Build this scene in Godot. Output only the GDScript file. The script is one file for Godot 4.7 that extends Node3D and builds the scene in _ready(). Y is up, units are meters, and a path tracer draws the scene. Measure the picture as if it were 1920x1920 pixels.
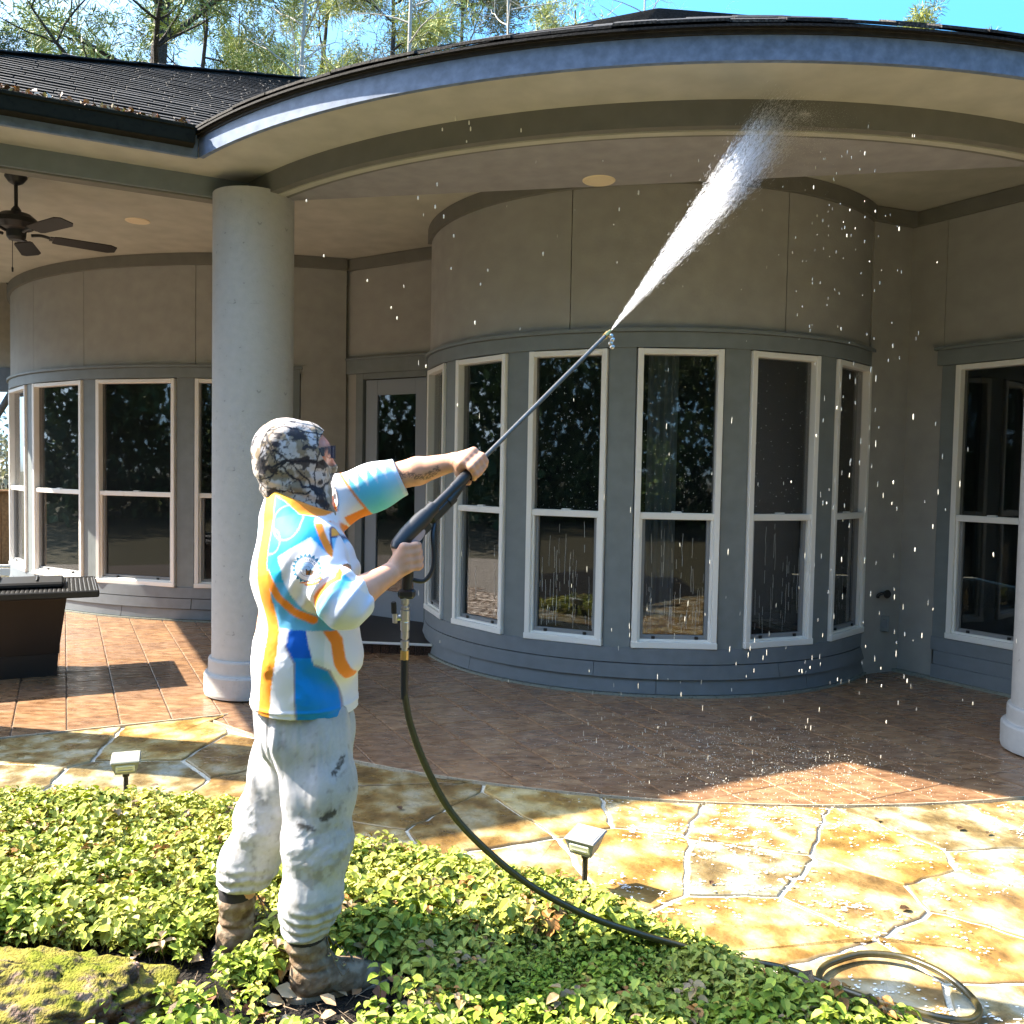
extends Node3D
# Plan coordinates: X to the right, Z away from the viewer, both in metres; P() turns them into Godot's axes.

const BAY := Vector2(1.209, 8.222)      # centre of the middle bay, radius 1.984
const RB := 1.984
const LBAY := Vector2(-2.826, 12.85)    # centre of the left bay, radius 3.9
const RL := 3.9
const PORCH := Vector2(1.35, 8.9)       # centre of the round porch roof
const DS := Vector2(0.891, 0.454)       # along the left wing
const DW := Vector2(-0.454, 0.891)      # into the house, square to the left wing
const EAVE := Vector2(-2.114, 5.66)
const H1 := 3.42
const H2 := 3.73
const WTOP := 2.474
const WSILL := 0.351

var rng := RandomNumberGenerator.new()
var names := {}
var M := {}
var nz := FastNoiseLite.new()
var nz2 := FastNoiseLite.new()

func _ready() -> void:
	rng.seed = 4711
	nz.seed = 5
	nz.frequency = 1.0
	nz2.seed = 9
	nz2.noise_type = FastNoiseLite.TYPE_CELLULAR
	nz2.frequency = 1.0
	make_camera_and_light()
	make_materials()
	build_ground()
	build_house()
	build_background()
	build_bed()
	build_things()
	build_person()
	build_gun_and_hose()
	build_water()

func make_camera_and_light() -> void:
	var cam := Camera3D.new()
	cam.name = "camera"
	cam.position = Vector3(0, 1.58, 0)
	cam.rotation = Vector3(-0.0447, 0, 0.018)
	cam.fov = 60.35
	cam.near = 0.05
	cam.far = 400.0
	add_child(cam)
	var env := Environment.new()
	env.background_mode = Environment.BG_SKY
	var sky := Sky.new()
	var sm := PanoramaSkyMaterial.new()
	sm.panorama = ImageTexture.create_from_image(clear_sky())
	sm.energy_multiplier = 1.0
	sky.sky_material = sm
	env.sky = sky
	env.tonemap_mode = Environment.TONE_MAPPER_LINEAR
	env.tonemap_exposure = 6.9
	env.sdfgi_enabled = true
	env.ssao_enabled = true
	env.ssil_enabled = true
	var we := WorldEnvironment.new()
	we.name = "environment"
	we.environment = env
	add_child(we)
	var sun := DirectionalLight3D.new()
	sun.name = "sun"
	sun.light_energy = 1.05
	sun.light_color = Color(1.0, 0.955, 0.88)
	sun.light_angular_distance = 0.5
	sun.shadow_enabled = true
	add_child(sun)
	# sunlight travels to the right, down, and a little towards the viewer
	sun.look_at_from_position(Vector3.ZERO, Vector3(0.984 * 1.08, -1.0, 0.18 * 1.08), Vector3.UP)

# clear blue air, paler towards the horizon and hazy white round the sun
func clear_sky() -> Image:
	var w := 256
	var h := 128
	var im := Image.create(w, h, false, Image.FORMAT_RGBF)
	var sun := Vector3(-0.984 * 1.08, 1.0, -0.18 * 1.08).normalized()
	for y in h:
		for x in w:
			var th := PI * (y + 0.5) / h
			var ph := TAU * (x + 0.5) / w
			var d := Vector3(sin(ph) * sin(th), cos(th), -cos(ph) * sin(th))
			var up := maxf(d.y, 0.0)
			var c := Color(0.15, 0.27, 0.38).lerp(Color(0.036, 0.140, 0.30), smoothstep(0.0, 0.40, up))
			c = c.lerp(Color(0.034, 0.12, 0.29), smoothstep(0.4, 1.0, up))
			var g := rad_to_deg(d.angle_to(sun))
			c += Color(1.0, 0.97, 0.92) * exp(-pow(g / 33.0, 2.0))
			if d.y < 0.0:
				c = Color(0.16, 0.14, 0.09)
			im.set_pixel(x, y, Color(c.r, c.g, c.b))
	return im

# ---------------------------------------------------------------- helpers
func P(x: float, y: float, z: float) -> Vector3:
	return Vector3(x, y, -z)

func P2(v: Vector2, y: float) -> Vector3:
	return Vector3(v.x, y, -v.y)

func on_ring(c: Vector2, r: float, a: float) -> Vector2:
	return Vector2(c.x + r * sin(a), c.y - r * cos(a))

func begin() -> SurfaceTool:
	var st := SurfaceTool.new()
	st.begin(Mesh.PRIMITIVE_TRIANGLES)
	return st

func numbered(called: String) -> String:
	var k: int = names.get(called, 0)
	names[called] = k + 1
	return called if k == 0 else "%s_%03d" % [called, k]

func thing(called: String, label: String, category: String, at := Vector3.ZERO, group := "") -> Node3D:
	var o := Node3D.new()
	o.name = numbered(called)
	add_child(o)
	o.position = at
	tag(o, label, category, group)
	return o

func tag(o: Node3D, label: String, category: String, group := "") -> Node3D:
	o.set_meta("label", label)
	o.set_meta("category", category)
	if group:
		o.set_meta("group", group)
	return o

func world_origin(n: Node) -> Vector3:
	var v := Vector3.ZERO
	while n is Node3D and n != self:
		v += (n as Node3D).position
		n = n.get_parent()
	return v

# commits a shape given in world coordinates as one named mesh under its thing or part
func part(called: String, st: SurfaceTool, m: Material, parent: Node) -> MeshInstance3D:
	return part_mesh(called, st.commit(), m, parent)

func part_mesh(called: String, mesh: Mesh, m: Material, parent: Node) -> MeshInstance3D:
	var o := MeshInstance3D.new()
	o.name = called if parent != self else numbered(called)
	o.mesh = mesh
	o.material_override = m
	if parent != self:
		o.position = -world_origin(parent)
	parent.add_child(o, true)
	return o

# the same, for shapes given in the parent's own axes
func local_part(called: String, st: SurfaceTool, m: Material, parent: Node) -> MeshInstance3D:
	var o := MeshInstance3D.new()
	o.name = called
	o.mesh = st.commit()
	o.material_override = m
	parent.add_child(o, true)
	return o

func struct(called: String, st: SurfaceTool, m: Material) -> MeshInstance3D:
	var o := part(called, st, m, self)
	o.set_meta("kind", "structure")
	return o

func stuff(o: Node) -> void:
	o.set_meta("kind", "stuff")

func tri(st: SurfaceTool, a: Vector3, b: Vector3, c: Vector3, na: Vector3, nb: Vector3, nc: Vector3) -> void:
	var flip := (b - a).cross(c - a).dot(na + nb + nc) > 0.0
	st.set_normal(na)
	st.add_vertex(a)
	if flip:
		st.set_normal(nc)
		st.add_vertex(c)
		st.set_normal(nb)
		st.add_vertex(b)
	else:
		st.set_normal(nb)
		st.add_vertex(b)
		st.set_normal(nc)
		st.add_vertex(c)

func quad(st: SurfaceTool, a: Vector3, b: Vector3, c: Vector3, d: Vector3, na: Vector3, nb: Vector3, nc: Vector3, nd: Vector3) -> void:
	tri(st, a, b, c, na, nb, nc)
	tri(st, a, c, d, na, nc, nd)

func fquad(st: SurfaceTool, a: Vector3, b: Vector3, c: Vector3, d: Vector3, out: Vector3) -> void:
	var n := (b - a).cross(c - a)
	if n.length_squared() < 1e-16:
		n = (c - a).cross(d - a)
	n = n.normalized()
	if n.dot(out) < 0.0:
		n = -n
	quad(st, a, b, c, d, n, n, n, n)

func ftri(st: SurfaceTool, a: Vector3, b: Vector3, c: Vector3, out: Vector3) -> void:
	var n := (b - a).cross(c - a).normalized()
	if n.dot(out) < 0.0:
		n = -n
	tri(st, a, b, c, n, n, n)

# a chamfered box; t places its centre
func cbox(st: SurfaceTool, t: Transform3D, s: Vector3, bev := 0.004) -> void:
	var h := s * 0.5
	var b: float = minf(bev, minf(h.x, minf(h.y, h.z)) * 0.9)
	var c := func(sx: float, sy: float, sz: float, ax: int) -> Vector3:
		return t * Vector3(sx * (h.x - (0.0 if ax == 0 else b)), sy * (h.y - (0.0 if ax == 1 else b)), sz * (h.z - (0.0 if ax == 2 else b)))
	for s1 in [-1.0, 1.0]:
		fquad(st, c.call(s1, -1, -1, 0), c.call(s1, 1, -1, 0), c.call(s1, 1, 1, 0), c.call(s1, -1, 1, 0), t.basis.x * s1)
		fquad(st, c.call(-1, s1, -1, 1), c.call(1, s1, -1, 1), c.call(1, s1, 1, 1), c.call(-1, s1, 1, 1), t.basis.y * s1)
		fquad(st, c.call(-1, -1, s1, 2), c.call(1, -1, s1, 2), c.call(1, 1, s1, 2), c.call(-1, 1, s1, 2), t.basis.z * s1)
		for s2 in [-1.0, 1.0]:
			fquad(st, c.call(s1, s2, -1, 0), c.call(s1, s2, 1, 0), c.call(s1, s2, 1, 1), c.call(s1, s2, -1, 1), t.basis.x * s1 + t.basis.y * s2)
			fquad(st, c.call(s1, -1, s2, 0), c.call(s1, 1, s2, 0), c.call(s1, 1, s2, 2), c.call(s1, -1, s2, 2), t.basis.x * s1 + t.basis.z * s2)
			fquad(st, c.call(-1, s1, s2, 1), c.call(1, s1, s2, 1), c.call(1, s1, s2, 2), c.call(-1, s1, s2, 2), t.basis.y * s1 + t.basis.z * s2)
			for s3 in [-1.0, 1.0]:
				ftri(st, c.call(s1, s2, s3, 0), c.call(s1, s2, s3, 1), c.call(s1, s2, s3, 2), t.basis.x * s1 + t.basis.y * s2 + t.basis.z * s3)

func box(st: SurfaceTool, lo: Vector3, hi: Vector3, bev := 0.003) -> void:
	cbox(st, Transform3D(Basis(), (lo + hi) * 0.5), (hi - lo).abs(), bev)

# a curved board on a ring: outer radius r1, inner r0
func ring(st: SurfaceTool, c: Vector2, r0: float, r1: float, a0: float, a1: float, y0: float, y1: float, n := 0, lean := 0.0) -> void:
	if n == 0:
		n = maxi(2, int(ceil((a1 - a0) * r1 / 0.07)))
	for i in n:
		var a := lerpf(a0, a1, float(i) / n)
		var b := lerpf(a0, a1, float(i + 1) / n)
		var na := Vector3(sin(a), 0, cos(a))
		var nb := Vector3(sin(b), 0, cos(b))
		var o := [P2(on_ring(c, r1 + lean, a), y0), P2(on_ring(c, r1 + lean, b), y0), P2(on_ring(c, r1, b), y1), P2(on_ring(c, r1, a), y1)]
		var q := [P2(on_ring(c, r0, a), y0), P2(on_ring(c, r0, b), y0), P2(on_ring(c, r0, b), y1), P2(on_ring(c, r0, a), y1)]
		quad(st, o[0], o[1], o[2], o[3], na, nb, nb, na)
		quad(st, q[0], q[1], q[2], q[3], -na, -nb, -nb, -na)
		fquad(st, o[3], o[2], q[2], q[3], Vector3.UP)
		fquad(st, o[0], o[1], q[1], q[0], Vector3.DOWN)
		if i == 0:
			fquad(st, o[0], o[3], q[3], q[0], Vector3(-cos(a), 0, sin(a)))
		if i == n - 1:
			fquad(st, o[1], o[2], q[2], q[1], Vector3(cos(b), 0, -sin(b)))

# a board standing on the plan line p -> q, its face t metres towards the viewer of the line
func board(st: SurfaceTool, p: Vector2, q: Vector2, y0: float, y1: float, back: float, front: float, bev := 0.003) -> void:
	var d := (q - p).normalized()
	var n := Vector2(d.y, -d.x)
	var mid := (p + q) * 0.5 + n * (front - back) * 0.5
	var bs := Basis(Vector3(d.x, 0, -d.y), Vector3.UP, Vector3(n.x, 0, -n.y))
	cbox(st, Transform3D(bs, P2(mid, (y0 + y1) * 0.5)), Vector3(p.distance_to(q), absf(y1 - y0), front + back), bev)

# a tube through points with a radius at each
func tube(st: SurfaceTool, pts: Array, radii: Array, sides := 10, cap := true) -> void:
	var n := pts.size()
	var t0: Vector3 = (pts[1] - pts[0]).normalized()
	var u := t0.cross(Vector3.UP if absf(t0.y) < 0.9 else Vector3.RIGHT).normalized()
	var rows := []
	for i in n:
		var t: Vector3 = (pts[mini(i + 1, n - 1)] - pts[maxi(i - 1, 0)]).normalized()
		u = (u - t * u.dot(t)).normalized()
		var v := t.cross(u)
		var row := []
		for k in sides:
			var an := TAU * k / sides
			var d := u * cos(an) + v * sin(an)
			row.append([pts[i] + d * radii[i], d])
		rows.append(row)
	for i in n - 1:
		for k in sides:
			var k2 := (k + 1) % sides
			var a: Array = rows[i][k]
			var b: Array = rows[i][k2]
			var c: Array = rows[i + 1][k2]
			var d: Array = rows[i + 1][k]
			quad(st, a[0], b[0], c[0], d[0], a[1], b[1], c[1], d[1])
	if cap:
		for e in [0, n - 1]:
			var out: Vector3 = (pts[0] - pts[1]) if e == 0 else (pts[n - 1] - pts[n - 2])
			out = out.normalized()
			for k in sides:
				tri(st, pts[e], rows[e][k][0], rows[e][(k + 1) % sides][0], out, out, out)

# a turned shape: profile of (radius, height along the axis)
func lathe(st: SurfaceTool, at: Vector3, axis: Vector3, profile: Array, sides := 24) -> void:
	axis = axis.normalized()
	var u := axis.cross(Vector3.UP if absf(axis.y) < 0.9 else Vector3.RIGHT).normalized()
	var v := axis.cross(u)
	for i in profile.size() - 1:
		var p: Vector2 = profile[i]
		var q: Vector2 = profile[i + 1]
		var sl := Vector2(q.y - p.y, p.x - q.x).normalized()
		for k in sides:
			var a := TAU * k / sides
			var b := TAU * (k + 1) / sides
			var da := u * cos(a) + v * sin(a)
			var db := u * cos(b) + v * sin(b)
			var na := (da * sl.x + axis * sl.y)
			var nb := (db * sl.x + axis * sl.y)
			quad(st, at + da * p.x + axis * p.y, at + db * p.x + axis * p.y, at + db * q.x + axis * q.y, at + da * q.x + axis * q.y, na, nb, nb, na)

func smooth_path(pts: Array, per := 6) -> Array:
	var out := []
	var n := pts.size()
	for i in n - 1:
		var a: Vector3 = pts[maxi(i - 1, 0)]
		var b: Vector3 = pts[i]
		var c: Vector3 = pts[i + 1]
		var d: Vector3 = pts[mini(i + 2, n - 1)]
		for k in per:
			out.append(b.cubic_interpolate(c, a, d, float(k) / per))
	out.append(pts[n - 1])
	return out

func same(v: float, n: int) -> Array:
	var a := []
	a.resize(n)
	a.fill(v)
	return a

# shrinks a convex outline
func inset(poly: PackedVector2Array, d: float) -> PackedVector2Array:
	var n := poly.size()
	var area := 0.0
	for i in n:
		area += poly[i].cross(poly[(i + 1) % n])
	var sgn := 1.0 if area > 0 else -1.0
	var out := PackedVector2Array()
	for i in n:
		var e0 := (poly[i] - poly[(i + n - 1) % n]).normalized()
		var e1 := (poly[(i + 1) % n] - poly[i]).normalized()
		var n0 := Vector2(-e0.y, e0.x) * sgn
		var n1 := Vector2(-e1.y, e1.x) * sgn
		var m := (n0 + n1)
		if m.length() < 0.2:
			out.append(poly[i] + n0 * d)
		else:
			m = m.normalized()
			out.append(poly[i] + m * minf(d / maxf(m.dot(n0), 0.35), d * 2.5))
	return out

func poly_area(poly: PackedVector2Array) -> float:
	var area := 0.0
	for i in poly.size():
		area += poly[i].cross(poly[(i + 1) % poly.size()])
	return absf(area) * 0.5

# a paving piece with a softened rim: outline in plan, top at y
func slab(st: SurfaceTool, poly: PackedVector2Array, y: float, thick: float, bev: float, tilt := Vector2.ZERO) -> void:
	var n := poly.size()
	var top := inset(poly, bev)
	var c := Vector2.ZERO
	for p in poly:
		c += p / n
	var up := Vector3(-tilt.x, 1, tilt.y).normalized()
	var yt := func(p: Vector2) -> float: return y + (p - c).dot(tilt)
	for i in n:
		var j := (i + 1) % n
		tri(st, P2(c, y), P2(top[i], yt.call(top[i])), P2(top[j], yt.call(top[j])), up, up, up)
		var e := poly[j] - poly[i]
		var mid := (poly[i] + poly[j]) * 0.5 - c
		var o := Vector2(e.y, -e.x)
		if o.dot(mid) < 0:
			o = -o
		o = o.normalized()
		var o3 := Vector3(o.x, 0.8, -o.y).normalized()
		quad(st, P2(top[i], yt.call(top[i])), P2(top[j], yt.call(top[j])), P2(poly[j], yt.call(poly[j]) - bev), P2(poly[i], yt.call(poly[i]) - bev), up, up, o3, o3)
		fquad(st, P2(poly[i], yt.call(poly[i]) - bev), P2(poly[j], yt.call(poly[j]) - bev), P2(poly[j], y - thick), P2(poly[i], y - thick), Vector3(o.x, 0, -o.y))

func flat_poly(st: SurfaceTool, poly: PackedVector2Array, y: float, up := Vector3.UP) -> void:
	var idx := Geometry2D.triangulate_polygon(poly)
	for i in range(0, idx.size(), 3):
		tri(st, P2(poly[idx[i]], y), P2(poly[idx[i + 1]], y), P2(poly[idx[i + 2]], y), up, up, up)

# a plate: outline in plan, from y0 to y1
func plate(st: SurfaceTool, poly: PackedVector2Array, y0: float, y1: float) -> void:
	flat_poly(st, poly, y1, Vector3.UP)
	flat_poly(st, poly, y0, Vector3.DOWN)
	var n := poly.size()
	for i in n:
		var j := (i + 1) % n
		var e := poly[j] - poly[i]
		fquad(st, P2(poly[i], y0), P2(poly[j], y0), P2(poly[j], y1), P2(poly[i], y1), Vector3(e.y, 0, e.x) * (-1.0 if Geometry2D.is_polygon_clockwise(poly) else 1.0))

# ---------------------------------------------------------------- materials
func noise_tex(freq: float, seed_: int, lo: Color, hi: Color, size := 512, octaves := 4, kind := FastNoiseLite.TYPE_SIMPLEX_SMOOTH, mids := []) -> NoiseTexture2D:
	var n := FastNoiseLite.new()
	n.noise_type = kind
	n.seed = seed_
	n.frequency = freq
	n.fractal_octaves = octaves
	var t := NoiseTexture2D.new()
	t.width = size
	t.height = size
	t.seamless = true
	t.noise = n
	var g := Gradient.new()
	g.set_color(0, lo)
	g.set_color(1, hi)
	for m in mids:
		g.add_point(m[0], m[1])
	t.color_ramp = g
	return t

func mat(col: Color, rough := 0.7, opts := {}) -> StandardMaterial3D:
	var m := StandardMaterial3D.new()
	m.albedo_color = col.linear_to_srgb()
	m.roughness = rough
	m.metallic_specular = opts.get("spec", 0.4)
	m.uv1_triplanar = true
	m.uv1_world_triplanar = true
	m.uv1_scale = Vector3.ONE * float(opts.get("scale", 1.0))
	if opts.has("tex"):
		m.albedo_texture = opts.tex
	if opts.has("bump"):
		m.heightmap_enabled = true
		m.heightmap_texture = opts.bump
		m.heightmap_scale = opts.get("depth", 0.3)
	if opts.has("rtex"):
		m.roughness = 1.0
		m.roughness_texture = opts.rtex
	if opts.has("metal"):
		m.metallic = opts.metal
	if opts.get("vc", false):
		m.vertex_color_use_as_albedo = true
	if opts.has("back"):
		m.backlight_enabled = true
		m.backlight = opts.back
	if opts.has("rim"):
		m.rim_enabled = true
		m.rim = opts.rim
	if opts.has("coat"):
		m.clearcoat_enabled = true
		m.clearcoat = opts.coat
		m.clearcoat_roughness = 0.15
	return m

func g1(v: float) -> Color:
	return Color(v, v, v)

func make_materials() -> void:
	var mottle := noise_tex(0.012, 3, g1(0.90), g1(1.0), 512, 5)
	var fine := noise_tex(0.11, 8, g1(0.25), g1(0.85), 512, 4)
	var grain := noise_tex(0.035, 12, g1(0.1), g1(0.9), 512, 5)
	var specks := noise_tex(0.05, 21, g1(0.55), g1(1.0), 512, 4, FastNoiseLite.TYPE_SIMPLEX_SMOOTH, [[0.22, g1(0.72)], [0.34, g1(0.95)]])
	var streaks := noise_tex(0.03, 31, g1(0.72), g1(1.0), 512, 5)
	M.wall = mat(Color(0.385, 0.38, 0.36), 0.75, {"tex": mottle, "scale": 0.7, "bump": fine, "depth": 0.12})
	M.soffit = mat(Color(0.49, 0.485, 0.42), 0.7, {"tex": mottle, "scale": 0.5})
	M.low_soffit = mat(Color(0.35, 0.345, 0.365), 0.65, {"tex": mottle, "scale": 0.8, "bump": fine, "depth": 0.06})
	M.trim = mat(Color(0.215, 0.245, 0.255), 0.55, {"tex": mottle, "scale": 0.9})
	M.crown = mat(Color(0.185, 0.183, 0.165), 0.6, {"tex": mottle, "scale": 0.9})
	M.siding = mat(Color(0.205, 0.235, 0.265), 0.5, {"tex": mottle, "scale": 1.1})
	M.footing = mat(Color(0.24, 0.26, 0.23), 0.7, {"tex": specks, "scale": 1.0})
	M.fascia = mat(Color(0.20, 0.27, 0.42), 0.5, {"tex": streaks, "scale": 0.8, "bump": noise_tex(0.02, 44, g1(0.1), g1(0.9), 256, 3), "depth": 0.25})
	M.drip = mat(Color(0.045, 0.042, 0.042), 0.5, {"tex": streaks, "scale": 1.0})
	M.gutter = mat(Color(0.018, 0.018, 0.012), 0.75, {"tex": specks, "scale": 0.8, "spec": 0.2})
	M.column = mat(Color(0.48, 0.475, 0.47), 0.8, {"tex": noise_tex(0.03, 77, g1(0.70), g1(1.0), 512, 6, FastNoiseLite.TYPE_SIMPLEX_SMOOTH, [[0.08, g1(0.75)], [0.11, g1(0.95)]]), "scale": 0.9, "bump": fine, "depth": 0.25})
	M.white = mat(Color(0.84, 0.83, 0.80), 0.35, {})
	M.screen = mat(Color(0.24, 0.25, 0.26), 0.6, {})
	M.black = mat(Color(0.012, 0.012, 0.013), 0.45, {"spec": 0.5})
	M.door = mat(Color(0.27, 0.31, 0.36), 0.45, {})
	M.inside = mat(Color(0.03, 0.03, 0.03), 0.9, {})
	M.drape = mat(Color(0.34, 0.44, 0.52), 0.9, {})
	var gl := StandardMaterial3D.new()
	gl.albedo_color = Color(0.10, 0.12, 0.12, 0.34)
	gl.transparency = BaseMaterial3D.TRANSPARENCY_ALPHA
	gl.roughness = 0.02
	gl.metallic_specular = 0.72
	M.glass = gl
	M.water_mark = mat(Color(0.75, 0.78, 0.78), 0.25, {"back": Color(0.5, 0.5, 0.5)})
	M.tile = []
	var stone_bump := noise_tex(0.02, 51, g1(0.0), g1(1.0), 512, 6, FastNoiseLite.TYPE_SIMPLEX, [])
	var wet := noise_tex(0.012, 52, g1(0.06), g1(0.55), 512, 4)
	for k in 5:
		var t: NoiseTexture2D = noise_tex(0.012 + 0.002 * k, 60 + k, Color(0.66, 0.60, 0.56), Color(1.0, 0.98, 0.95), 512, 6)
		var c: Color = [Color(0.38, 0.236, 0.135), Color(0.41, 0.262, 0.155), Color(0.335, 0.208, 0.125), Color(0.39, 0.24, 0.135), Color(0.365, 0.235, 0.15)][k]
		var m := mat(c, 0.4, {"tex": t, "scale": 1.0, "bump": stone_bump, "depth": 0.5, "rtex": wet, "spec": 0.5, "coat": 0.35})
		m.uv1_scale = Vector3(0.7, 0.7, 1.6)
		M.tile.append(m)
	M.grout = mat(Color(0.09, 0.065, 0.048), 0.7, {"tex": mottle})
	M.mortar = mat(Color(0.70, 0.66, 0.55), 0.6, {"tex": specks, "scale": 2.0, "bump": fine, "depth": 0.3})
	M.edge = mat(Color(0.42, 0.36, 0.27), 0.6, {"tex": specks, "scale": 2.0})
	M.flag = []
	for k in 6:
		var foam_glare: NoiseTexture2D = noise_tex(0.007 + 0.001 * k, 90 + k, Color(0.50, 0.40, 0.26), Color(0.96, 0.95, 0.91), 512, 6, FastNoiseLite.TYPE_SIMPLEX_SMOOTH, [[0.34, Color(0.70, 0.58, 0.38)], [0.50, Color(0.80, 0.71, 0.52)], [0.66, Color(0.88, 0.83, 0.70)]])  # pale patches paint foam and wet sun glare into the stone colour
		var c: Color = [Color(0.86, 0.76, 0.52), Color(0.78, 0.74, 0.68), Color(0.60, 0.65, 0.70), Color(0.78, 0.68, 0.50), Color(0.58, 0.63, 0.70), Color(0.86, 0.81, 0.70)][k]
		M.flag.append(mat(c * 0.70, 0.4, {"tex": foam_glare, "scale": 0.9, "bump": stone_bump, "depth": 0.7, "rtex": wet, "spec": 0.5}))
	M.flag_wet_shade = mat(Color(0.42, 0.38, 0.31), 0.3, {"tex": M.flag[1].albedo_texture, "scale": 0.9, "bump": stone_bump, "depth": 0.7, "rtex": wet, "spec": 0.5})  # darker albedo for wet stones, with the shade over them painted in
	M.foam_glare = mat(Color(0.85, 0.85, 0.82), 0.3, {})
	M.soil = mat(Color(0.055, 0.04, 0.028), 0.95, {"tex": grain, "scale": 3.0, "bump": grain, "depth": 2.0})
	M.lawn = mat(Color(0.22, 0.19, 0.085), 0.95, {"tex": grain, "scale": 0.7, "bump": grain, "depth": 2.0})
	M.shingle = []
	for k in 5:
		var c: Color = [Color(0.080, 0.075, 0.072), Color(0.050, 0.046, 0.046), Color(0.125, 0.115, 0.108), Color(0.066, 0.058, 0.056), Color(0.20, 0.18, 0.165)][k]
		M.shingle.append(mat(c, 0.85, {"tex": grain, "scale": 3.0, "bump": fine, "depth": 0.25}))
	M.bark = mat(Color(0.20, 0.165, 0.14), 0.95, {"tex": grain, "scale": 1.5, "bump": grain, "depth": 3.0})
	M.pale_bark = mat(Color(0.42, 0.40, 0.36), 0.9, {"tex": specks, "scale": 1.5})
	M.leafy = mat(Color(1, 1, 1), 0.7, {"vc": true, "back": Color(0.28, 0.30, 0.06)})
	M.ground_leaf = mat(Color(1, 1, 1), 0.5, {"vc": true, "back": Color(0.22, 0.27, 0.03), "spec": 0.3})
	M.dry_leaf = []
	for c in [Color(0.33, 0.17, 0.07), Color(0.42, 0.27, 0.13), Color(0.26, 0.12, 0.06), Color(0.50, 0.36, 0.22)]:
		M.dry_leaf.append(mat(c, 0.7, {"tex": grain, "scale": 12.0}))
	M.fence = mat(Color(0.46, 0.24, 0.10), 0.7, {"tex": streaks, "scale": 1.0})
	M.metal = mat(Color(0.55, 0.55, 0.55), 0.28, {"metal": 0.9})
	M.brass = mat(Color(0.60, 0.42, 0.16), 0.3, {"metal": 0.9})
	M.lance = mat(Color(0.20, 0.20, 0.195), 0.38, {"metal": 0.5, "tex": streaks, "scale": 5.0})
	M.gun = mat(Color(0.018, 0.018, 0.02), 0.38, {"bump": fine, "depth": 0.04, "scale": 8.0, "spec": 0.5})
	M.hose = mat(Color(0.075, 0.062, 0.022), 0.28, {"tex": streaks, "scale": 6.0, "spec": 0.6})
	M.vc_cloth = mat(Color(1, 1, 1), 0.62, {"vc": true, "rim": 0.15, "spec": 0.3})
	M.vc_fleece = mat(Color(1, 1, 1), 0.95, {"vc": true, "rim": 0.3, "spec": 0.15, "bump": fine, "depth": 0.10, "scale": 6.0})
	M.vc_leather = mat(Color(1, 1, 1), 0.75, {"vc": true, "bump": grain, "depth": 0.12, "scale": 8.0, "spec": 0.25})
	M.vc_skin = mat(Color(1, 1, 1), 0.5, {"vc": true, "spec": 0.35})
	M.vc_skin.subsurf_scatter_enabled = true
	M.vc_skin.subsurf_scatter_strength = 0.1
	M.vc_rock = mat(Color(1, 1, 1), 0.95, {"vc": true, "bump": grain, "depth": 0.9, "scale": 5.0, "spec": 0.2})
	M.knit = mat(Color(0.035, 0.032, 0.035), 0.95, {"bump": fine, "depth": 0.2, "scale": 10.0})
	M.wicker = mat(Color(0.016, 0.016, 0.016), 0.42, {"spec": 0.5})
	M.bronze = mat(Color(0.026, 0.02, 0.016), 0.5, {"tex": mottle, "spec": 0.4})
	M.blade = mat(Color(0.020, 0.017, 0.015), 0.5, {"spec": 0.3})
	M.light_trim = mat(Color(0.80, 0.68, 0.48), 0.5, {})
	M.brick = [mat(Color(0.24, 0.11, 0.06), 0.8, {"tex": grain, "scale": 4.0}), mat(Color(0.20, 0.10, 0.065), 0.8, {"tex": grain, "scale": 4.0})]
	M.plaster = mat(Color(0.52, 0.46, 0.36), 0.8, {"tex": mottle})
	M.spray = mat(Color(0.93, 0.94, 0.96), 0.5, {"back": Color(0.8, 0.8, 0.82)})
	M.drop = mat(Color(0.88, 0.87, 0.82), 0.15, {"back": Color(0.7, 0.7, 0.65), "spec": 0.6})

# ---------------------------------------------------------------- ground
const BED := [Vector2(-9, 4.3), Vector2(-4.0, 4.12), Vector2(-1.9, 4.08), Vector2(-1.245, 4.0), Vector2(-0.62, 3.60), Vector2(-0.107, 3.45), Vector2(0.30, 3.27), Vector2(0.475, 3.03), Vector2(0.66, 2.88), Vector2(0.80, 2.73), Vector2(0.98, 2.58), Vector2(1.12, 2.47), Vector2(1.23, 2.38), Vector2(1.45, 2.10), Vector2(1.9, 1.5), Vector2(2.6, 0.4), Vector2(3.0, -2.0)]

func bed_edge(x: float) -> float:
	for i in BED.size() - 1:
		if x <= BED[i + 1].x:
			return lerpf(BED[i].y, BED[i + 1].y, clampf((x - BED[i].x) / (BED[i + 1].x - BED[i].x), 0, 1))
	return -2.0

func sw(p: Vector2) -> Vector2:
	return Vector2(p.dot(DS), p.dot(DW))

func from_sw(s: float, w: float) -> Vector2:
	return DS * s + DW * w

func patio_outline() -> PackedVector2Array:
	var p := PackedVector2Array()
	p.append(Vector2(-1.80, 5.60) - DS * 5.2)
	p.append(Vector2(-1.80, 5.60))
	for i in 23:
		p.append(on_ring(PORCH, 4.7, lerpf(-0.745, 0.37, i / 22.0)))
	p.append(Vector2(4.75, 2.45))
	p.append(Vector2(7.5, 6.0))
	p.append(Vector2(7.5, 11.0))
	p.append(Vector2(-10.0, 11.0))
	p.append(Vector2(-9.2, 7.6))
	return p

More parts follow.
